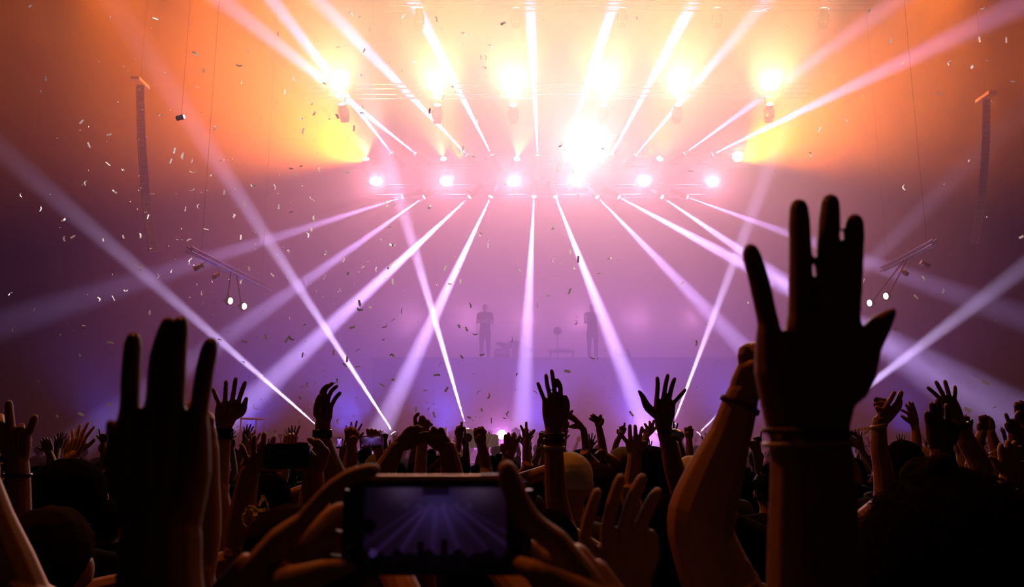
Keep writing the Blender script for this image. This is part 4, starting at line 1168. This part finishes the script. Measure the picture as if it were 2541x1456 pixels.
for (x, yy, k), lb in zip(((720, 1076, 1.0), (1245, 1078, 1.6), (1598, 1078, 1.2), (1640, 1070, .6)), ('violet floor lamp low at left behind the horns hand', 'bright pink white floor lamp at the foot of the stage centre', 'pink floor lamp under the painted nails hand', 'small pink floor lamp left of the watch arm')):
    p = at(x, yy, YF)
    e = thing('floor_light', lb, 'stage light', (p.x, YF + .12, p.z))
    lathe('can', [(.13, 0), (.13, .22), (.08, .3)], BLACKP, e, rot=(-math.pi / 2, 0, 0))
    s = Skin(); s.ball((0, -.02, 0), (.11 * (.7 + .3 * k), .02, .11 * (.7 + .3 * k)), n=16); link('lens', s.raw('lens'), LENSV, e)
    rod('stand', (0, .1, -p.z), (0, .1, -.1), .03, BLACKP, e)

# side trusses with lamps
def side_rig(px0, py0, Y0, px1, py1, Y1, lab, lamps, cans):
    A_, B_ = at(px0, py0, Y0), at(px1, py1, Y1)
    truss(lab, A_, B_, .10, 14)
    def near(p):
        t = max(.02, min(.98, (p.y - A_.y) / (B_.y - A_.y)))
        return A_.lerp(B_, t) - Vector((0, 0, .05))
    for (x, yy, Y), lb in lamps:
        p = at(x, yy, Y)
        e = blinder(lb, p, Vector((2, 8, 3)) if x < 1200 else Vector((0, 8, 3)), .12, .17, LENSW, near(p))
    for (x, yy, Y, rot), lb in cans:
        p = at(x, yy, Y)
        e = thing('par_can', lb, 'stage light', p)
        e.rotation_euler = (0, rot, 0)
        lathe('can', [(.05, -.11), (.06, -.08), (.06, .10), (.055, .10)], TRM, e)
        lathe('rim', [(.066, .095), (.066, .11), (.06, .11)], TRM, e)
        rod('hook', (0, 0, 0), Matrix.Rotation(-rot, 3, 'Y') @ (near(p) - p), .008, TRM, e)
side_rig(470, 618, 17.5, 668, 716, 23, 'slanting side truss at left below the hanging speakers',
         [((581, 747, 20), 'upper bright lamp of the pair under the left side truss'), ((615, 760, 20.4), 'lower bright lamp of the pair under the left side truss')],
         [((493, 663, 18.5, 1.1), 'pale lamp can under the left side truss, upper'), ((538, 684, 19.3, 1.1), 'pale lamp can under the left side truss, lower')])
side_rig(2320, 600, 17.5, 2190, 668, 23, 'slanting side truss at right beside the huge hand',
         [((2191, 735, 20), 'upper bright lamp of the pair under the right side truss'), ((2151, 752, 20.4), 'lower bright lamp of the pair under the right side truss')],
         [((2296, 655, 18.5, -1.1), 'pale lamp can under the right side truss, upper'), ((2243, 676, 19.3, -1.1), 'pale lamp can under the right side truss, lower')])
p = at(450, 291, 18)
e = thing('par_can', 'lone small bright lamp high at left beside the hanging speakers', 'stage light', p); e.rotation_euler = (0, 1.3, 0)
lathe('can', [(.05, -.12), (.06, -.1), (.06, .06), (.055, .06)], BLACKP, e)
lathe('lens', [(.05, .055), (.04, .075)], LENSV, e)
rod('hook', (0, 0, 0), Matrix.Rotation(-1.3, 3, 'Y') @ Vector((0, 0, ZC - p.z - .01)), .003, BLACKP, e)

# hanging line arrays
LAF = mat('array_frame', (.85, .82, .80), .4, metal=.0, noise_amt=.15)
ARR = mat('array_cabinet', (.42, .40, .39), .6, noise_amt=.1)
def line_array(lab, pts, Y, yaw):
    P = [at(a, b, Y) for a, b in pts]
    e = thing('line_array_speaker', lab, 'speaker', P[0])
    n = 9
    path, _ = resample(P, [1] * len(P), 8)
    tot = sum((b - a).length for a, b in zip(path, path[1:]))
    def along(t):
        d = t * tot
        for a, b in zip(path, path[1:]):
            l = (b - a).length
            if d <= l:
                return a + (b - a) * (d / l)
            d -= l
        return path[-1]
    for i in range(n):
        a, b = along(i / n), along((i + .96) / n)
        mid = (a + b) / 2
        up = (a - b).normalized()
        hh = (a - b).length
        rx = Vector((math.cos(yaw), math.sin(yaw), 0)); fw = up.cross(rx).normalized(); rx = fw.cross(up)
        rot = Matrix((rx, -fw, up)).transposed().to_euler()
        cb = box('cabinet', mid - P[0], (.20, .34, hh * .97), ARR, e, .01); cb.rotation_euler = rot
        bm = bmesh.new()
        for sx in (-.092, .092):
            bm_box(bm, (sx, -.178, 0), (.022, .02, hh * .93))
        for k in (-.45, -.12, .12, .45):
            bm_box(bm, (0, -.178, k * hh), (.19, .014, .022))
        for sx in (-.05, -.017, .017, .05):
            bm_box(bm, (sx, -.176, .28 * hh), (.010, .01, hh * .30)); bm_box(bm, (sx, -.176, -.28 * hh), (.010, .01, hh * .30))
        g = link('grille', bm_mesh(bm, 'grille'), LAF, cb)
    box('fly_frame', (0, 0, .12), (.26, .7, .1), LAF, e, .01)
    rod('cable', (0, 0, .1), (0, 0, ZC - P[0].z - .01), .004, BLACKP, e)
line_array('curved column of hanging line array speakers at left', [(347, 215), (350, 330), (357, 430), (365, 520), (381, 628)], 22.0, .5)
line_array('curved column of hanging line array speakers at right', [(2448, 250), (2446, 360), (2440, 450), (2432, 530), (2418, 605)], 22.0, -.5)

# ------------------------------------------------------------------ flag, phones, ribbons
fb = bmesh.new()
c0, c1, c2, c3 = at(1154, 1063, 6.0), at(1237, 1080, 6.0), at(1238, 1107, 6.0), at(1166, 1112, 6.0)
NX_, NZ_ = 22, 12
gv = [[fb.verts.new(c0.lerp(c1, i / NX_).lerp(c3.lerp(c2, i / NX_), j / NZ_) + Vector((0, .012 * math.sin(i * .9 + j * .4), .003 * math.sin(i * .7)))) for i in range(NX_ + 1)] for j in range(NZ_ + 1)]
for j in range(NZ_):
    for i in range(NX_):
        fb.faces.new((gv[j][i], gv[j][i + 1], gv[j + 1][i + 1], gv[j + 1][i]))
bmesh.ops.solidify(fb, geom=fb.faces[:], thickness=.003)
fm = mat('flag_cloth', (.75, .66, .68), .8, noise_amt=.1, scale=8)
FLAG = bpy.data.objects.new('flag', None); COL.objects.link(FLAG); FLAG.location = (0, 0, 0)
FLAG['label'] = 'pale flag with a round dark print held over the crowd'; FLAG['category'] = 'flag'
me = bm_mesh(fb, 'cloth', True)
o = link('cloth', me, fm, FLAG)
pc = at(1161, 1086, 5.98)
bm = bmesh.new(); bmesh.ops.create_circle(bm, cap_ends=True, segments=24, radius=.032)
bmesh.ops.solidify(bm, geom=bm.faces[:], thickness=.004)
o = link('round_print', bm_mesh(bm, 'round_print'), mat('flag_print', (.30, .22, .26), .8), FLAG, pc); o.rotation_euler = (math.pi / 2, 0, 0)
rod('flag_pole', at(1154, 1062, 6.01), at(1152, 1160, 6.01), .006, BLACKP, FLAG)

def stage_view(u, v, seed=0):
    """colour of the little stage picture a phone screen shows, u right, v up, 0..1"""
    col = np.array([.030, .010, .045]) * (1.3 - .8 * abs(u - .5) * 2)
    col = col + np.array([.050, .035, .20]) * math.exp(-((u - .53) / .16) ** 2 - ((v - .72) / .25) ** 2)
    col = col + np.array([.13, .07, .16]) * math.exp(-((u - .27) / .12) ** 2 - ((v - .98) / .16) ** 2)
    col = col + np.array([.13, .07, .14]) * math.exp(-((u - .80) / .13) ** 2 - ((v - .98) / .18) ** 2)
    col = col + np.array([.10, .02, .02]) * max(0, u - .82) * v
    for x0, sl, k in ((.36, -1.25, .5), (.42, -.95, 1.1), (.45, -.55, 1.2), (.50, -.05, .7), (.55, .35, .8), (.60, .8, .6), (.66, 1.15, 1.1), (.70, 1.5, .5)):
        t = .74 - v
        if t > 0:
            dx = abs(u - (x0 + sl * t * .62))
            col = col + np.array([.085, .028, .17]) * k * math.exp(-(dx / (.010 + .02 * t)) ** 2) * math.exp(-t * 1.6)
    for x0 in (.29, .38, .47, .56, .65, .74):
        col = col + np.array([.08, .05, .14]) * math.exp(-((u - x0) / .012) ** 2 - ((v - .765) / .02) ** 2)
    if .40 < u < .60 and v > .90:
        col = col * .25
    cr = .16 + .03 * math.sin(u * 31) + .025 * math.sin(u * 57 + 1)
    if v < cr or (abs(u - .56) < .022 and v < .33) or (abs(u - .40) < .02 and v < .30):
        col = col * .06
    d = math.hypot((u - .065) * 1.9, v - .155)
    if d < .055:
        col = np.array([.12, .05, .26])
    if math.hypot((u - .03) * 1.9, v - .50) < .10:
        col = col * .05
    return np.clip(col, 0, 1)
def screen(parent, w_, h_, loc, nx, nz, gain):
    """a phone's lit display: a grid whose own picture is shown as light"""
    vs_, fs = [], []
    for j in range(nz + 1):
        for i in range(nx + 1):
            vs_.append(((i / nx - .5) * w_, 0, (j / nz - .5) * h_))
    for j in range(nz):
        for i in range(nx):
            a = j * (nx + 1) + i
            fs.append((a, a + 1, a + nx + 2, a + nx + 1))
    me = bpy.data.meshes.new('screen'); me.from_pydata(vs_, [], fs)
    ca = me.color_attributes.new('picture', 'FLOAT_COLOR', 'POINT')
    arr = np.ones((len(vs_), 4), dtype=np.float32)
    for k_, v in enumerate(vs_):
        arr[k_, :3] = stage_view(v[0] / w_ + .5, v[2] / h_ + .5)
    ca.data.foreach_set('color', arr.ravel())
    m = bpy.data.materials.new('phone_display'); m.use_nodes = True
    n_ = m.node_tree; b_ = n_.nodes['Principled BSDF']
    b_.inputs['Base Color'].default_value = (.005, .005, .006, 1); b_.inputs['Roughness'].default_value = .12
    a_ = n_.nodes.new('ShaderNodeVertexColor'); a_.layer_name = 'picture'
    n_.links.new(a_.outputs['Color'], b_.inputs['Emission Color']); b_.inputs['Emission Strength'].default_value = gain
    m.cycles.emission_sampling = 'NONE'
    return link('screen', me, m, parent, loc)
EDGE_GLINT = mat('edge_orange_glint', (.95, .34, .07), .42, metal=.35, noise_amt=.25, scale=60)  # phone edge: orange of the reflected lamps put into its base colour
def phone(label, px, py, Y, w_px, h_px, lit, roll=0, yaw=0, pitch=0, res=(60, 32), camera_side=False):
    s_ = Y / F
    e = thing('phone', label, 'phone', at(px, py, Y))
    e.rotation_euler = (pitch, roll, yaw)
    w_, h_ = w_px * s_, h_px * s_
    bm = bmesh.new(); bm_box(bm, (0, 0, 0), (w_, .009, h_))
    bmesh.ops.bevel(bm, geom=[q for q in bm.edges if abs(q.verts[0].co.y - q.verts[1].co.y) > .005], offset=min(w_, h_) * .13, segments=5, affect='EDGES')
    link('case', bm_mesh(bm, 'case'), BLACKP, e)
    bm = bmesh.new(); bm_box(bm, (0, 0, 0), (w_ * .94, .0025, h_ * .93)); link('glass', bm_mesh(bm, 'glass'), GLASSY, e, (0, -.0042, 0))
    if lit:
        screen(e, w_ * lit[0], h_ * lit[1], (w_ * lit[2], -.0062, h_ * lit[3]), res[0], res[1], lit[4])
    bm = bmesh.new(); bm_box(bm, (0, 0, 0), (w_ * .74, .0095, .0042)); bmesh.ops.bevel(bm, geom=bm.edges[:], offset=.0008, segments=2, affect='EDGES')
    link('metal_edge', bm_mesh(bm, 'metal_edge'), EDGE_GLINT, e, (w_ * .0, 0, h_ / 2 - .0006))
    bm = bmesh.new(); bm_box(bm, (0, 0, 0), (w_ * .10, .004, .002)); link('button', bm_mesh(bm, 'button'), METAL, e, (w_ * .28, 0, h_ / 2 + .0012))
    lathe('camera_lens', [(.007, 0), (.007, .003), (.005, .0035)], GLASSY, e, loc=(w_ * .40, .0045, h_ * .3), rot=(-math.pi / 2, 0, 0))
    return e
phone('phone held sideways at bottom centre, its screen showing the violet stage', 1086, 1303, .60, 452, 226, (.745, .79, -.008, .0, .3), 0, 0, 0, (110, 64))
phone('dark switched off phone lifted in both hands at left', 712, 1131, 2.38, 112, 62, None, -.03)
phone('phone with a lit stage picture beside the raised fist', 922, 1096, 3.32, 56, 29, (.90, .84, 0, 0, 1.4), -.06, 0, 0, (44, 26))
phone('tiny upright phone with a glowing screen left of the raised fist', 842, 1099, 6.0, 15, 26, (.86, .84, 0, 0, 6.0), 0, 0, 0, (24, 30))
phone('dark phone gripped sideways in the ribbon wrist hand', 2188, 1001, 3.03, 42, 26, None, .12, .25)

RBM = mat('satin_ribbon', (.55, .36, .14), .45, noise_amt=.1, scale=30)
def ribbon(parent, pts, Y, wpx):
    P, _ = resample([at(a, b, Y) - parent.location for a, b in pts], [1] * len(pts), 4)
    bm = bmesh.new()
    prev = None
    for i, q in enumerate(P):
        t = (P[min(i + 1, len(P) - 1)] - P[max(i - 1, 0)]).normalized()
        s_ = t.cross(YAX).normalized() * wpx * Y / F / 2 + YAX * .004 * math.sin(i * 1.3)
        cur = (bm.verts.new(q + s_), bm.verts.new(q - s_))
        if prev:
            bm.faces.new((prev[0], prev[1], cur[1], cur[0]))
        prev = cur
    bmesh.ops.solidify(bm, geom=bm.faces[:], thickness=.0012)
    return link('ribbon', bm_mesh(bm, 'ribbon'), RBM, parent)
for pts, w_ in (([(636, 1262), (626, 1255), (612, 1262), (604, 1280), (604, 1295), (612, 1308)], 6), ([(614, 1256), (626, 1264), (645, 1266), (660, 1264)], 9),
                ([(642, 1256), (650, 1240), (652, 1228)], 8), ([(652, 1228), (660, 1242), (666, 1258), (664, 1272)], 4), ([(634, 1266), (633, 1280)], 10)):
    ribbon(RIB, pts, 2.30, w_)
for pts, w_ in (([(2160, 1062), (2148, 1063), (2136, 1065), (2126, 1068)], 6), ([(2160, 1064), (2150, 1072), (2142, 1080)], 5), ([(2164, 1066), (2165, 1076), (2163, 1084)], 6)):
    ribbon(RIB2, pts, 2.96, w_)

# ------------------------------------------------------------------ confetti in the air
CF = bpy.data.materials.new('paper_confetti'); CF.use_nodes = True
n_ = CF.node_tree; b_ = n_.nodes['Principled BSDF']; b_.inputs['Base Color'].default_value = (.9, .86, .84, 1); b_.inputs['Roughness'].default_value = .5
tr_ = n_.nodes.new('ShaderNodeBsdfTranslucent'); tr_.inputs[0].default_value = (.85, .8, .78, 1)
ms = n_.nodes.new('ShaderNodeMixShader'); ms.inputs[0].default_value = .5
n_.links.new(b_.outputs[0], ms.inputs[1]); n_.links.new(tr_.outputs[0], ms.inputs[2]); n_.links.new(ms.outputs[0], n_.nodes['Material Output'].inputs[0])
def strip_mesh(curl):
    vs_, fs = [], []
    for i in range(4):
        a = (i / 3 - .5)
        for s_ in (-.5, .5):
            for z in (-.0006, .0006):
                vs_.append((a * .060, s_ * .021, z + curl * (a * a) * .05))
    for i in range(3):
        o_ = i * 4
        fs += [(o_, o_ + 4, o_ + 6, o_ + 2), (o_ + 1, o_ + 3, o_ + 7, o_ + 5), (o_, o_ + 1, o_ + 5, o_ + 4), (o_ + 2, o_ + 6, o_ + 7, o_ + 3)]
    fs += [(0, 2, 3, 1), (12, 13, 15, 14)]
    me = bpy.data.meshes.new('confetti'); me.from_pydata(vs_, [], fs); me.materials.append(CF)
    return me
CM = [strip_mesh(c) for c in (0, .8, 1.8)]
rc = random.Random(5)
def spot_px():
    while True:
        px, py = rc.uniform(20, 2500), rc.uniform(15, 1075)
        d = math.exp(-((px - 760) / 520) ** 2) * (.35 + .65 * py / 1075) + .10
        if rc.random() < d:
            return px, py
BIGC = [((1408, 921), 7.0, 'large pink lit paper strip between the straight hand and watch hand'), ((2401, 1016), 6.0, 'large paper strip falling above the cupped hands at right'),
        ((2446, 949), 7.0, 'paper strip falling high at far right above the crowd'), ((2513, 202), 9.0, 'orange lit paper strip near the upper right edge'), ((2330, 232), 10.0, 'orange lit paper strip at upper right'),
        ((2534, 588), 8.0, 'paper strip at the right edge beside the low beam'), ((747, 412), 12.0, 'paper strip tilted upright left of the middle truss'), ((722, 418), 12.5, 'upright paper strip beside the tilted one left of truss'),
        ((722, 526), 11.0, 'slanted paper strip between the two left beams'), ((201, 1027), 7.0, 'paper strip just left of the blurred left hand'), ((271, 1003), 8.5, 'bright flat paper strip above the blurred thumb at left')]
for (q, Y, lb) in BIGC:
    o = link('confetti', CM[0], None, None, at(q[0], q[1], Y)); o['label'] = lb; o['category'] = 'confetti'; o['group'] = 'paper confetti in the air'
    o.rotation_euler = (math.pi / 2 + rc.uniform(-.4, .4), rc.uniform(-.5, .5), 0); o.scale = (.9, 1.15, 1)
    # rotation about the view direction shows as tilt
def cz(px, py):
    a = 'near the top edge' if py < 180 else 'level with the high truss' if py < 330 else 'level with the middle truss' if py < 450 else 'level with the lower truss' if py < 560 else \
        'under the side trusses' if py < 700 else 'level with the side lamps' if py < 800 else 'level with the performers' if py < 900 else 'level with the riser front' if py < 990 else 'just over the crowd'
    b = 'at far left' if px < 200 else 'around the left speaker column' if px < 420 else 'left of the left beams' if px < 620 else 'among the left beams' if px < 800 else 'left of centre' if px < 980 else \
        'at centre left' if px < 1150 else 'at centre' if px < 1330 else 'at centre right' if px < 1550 else 'right of centre' if px < 1830 else 'around the huge hand' if px < 2150 else 'at far right'
    return a, b
for i in range(285):
    px, py = spot_px()
    Y = rc.uniform(7.2, 10.2)
    o = bpy.data.objects.new('confetti', rc.choice(CM)); COL.objects.link(o)
    o.location = at(px, py, Y)
    o.rotation_euler = (rc.uniform(0, 6.28), rc.uniform(0, 6.28), rc.uniform(0, 6.28))
    a, b = cz(px, py)
    o['label'] = 'pale paper strip %s, %s' % (a, b); o['category'] = 'confetti'; o['group'] = 'paper confetti %s, %s' % (a, b)
vs_, fs = [], []
for i in range(420):
    px, py = spot_px()
    Y = rc.uniform(8.0, 10.6)
    R3 = Matrix.Rotation(rc.uniform(0, 6.28), 3, 'X') @ Matrix.Rotation(rc.uniform(0, 6.28), 3, 'Y') @ Matrix.Rotation(rc.uniform(0, 6.28), 3, 'Z')
    c = at(px, py, Y); o_ = len(vs_)
    src = CM[i % 3]
    vs_ += [tuple(c + R3 @ (v.co * .38)) for v in src.vertices]; fs += [tuple(o_ + k for k in p_.vertices) for p_ in src.polygons]
me = bpy.data.meshes.new('confetti_dust'); me.from_pydata(vs_, [], fs)
o = link('confetti_dust', me, CF); o['kind'] = 'stuff'; o['label'] = 'smallest distant specks of paper confetti across the haze'

bpy.data.scenes.remove(TSC)
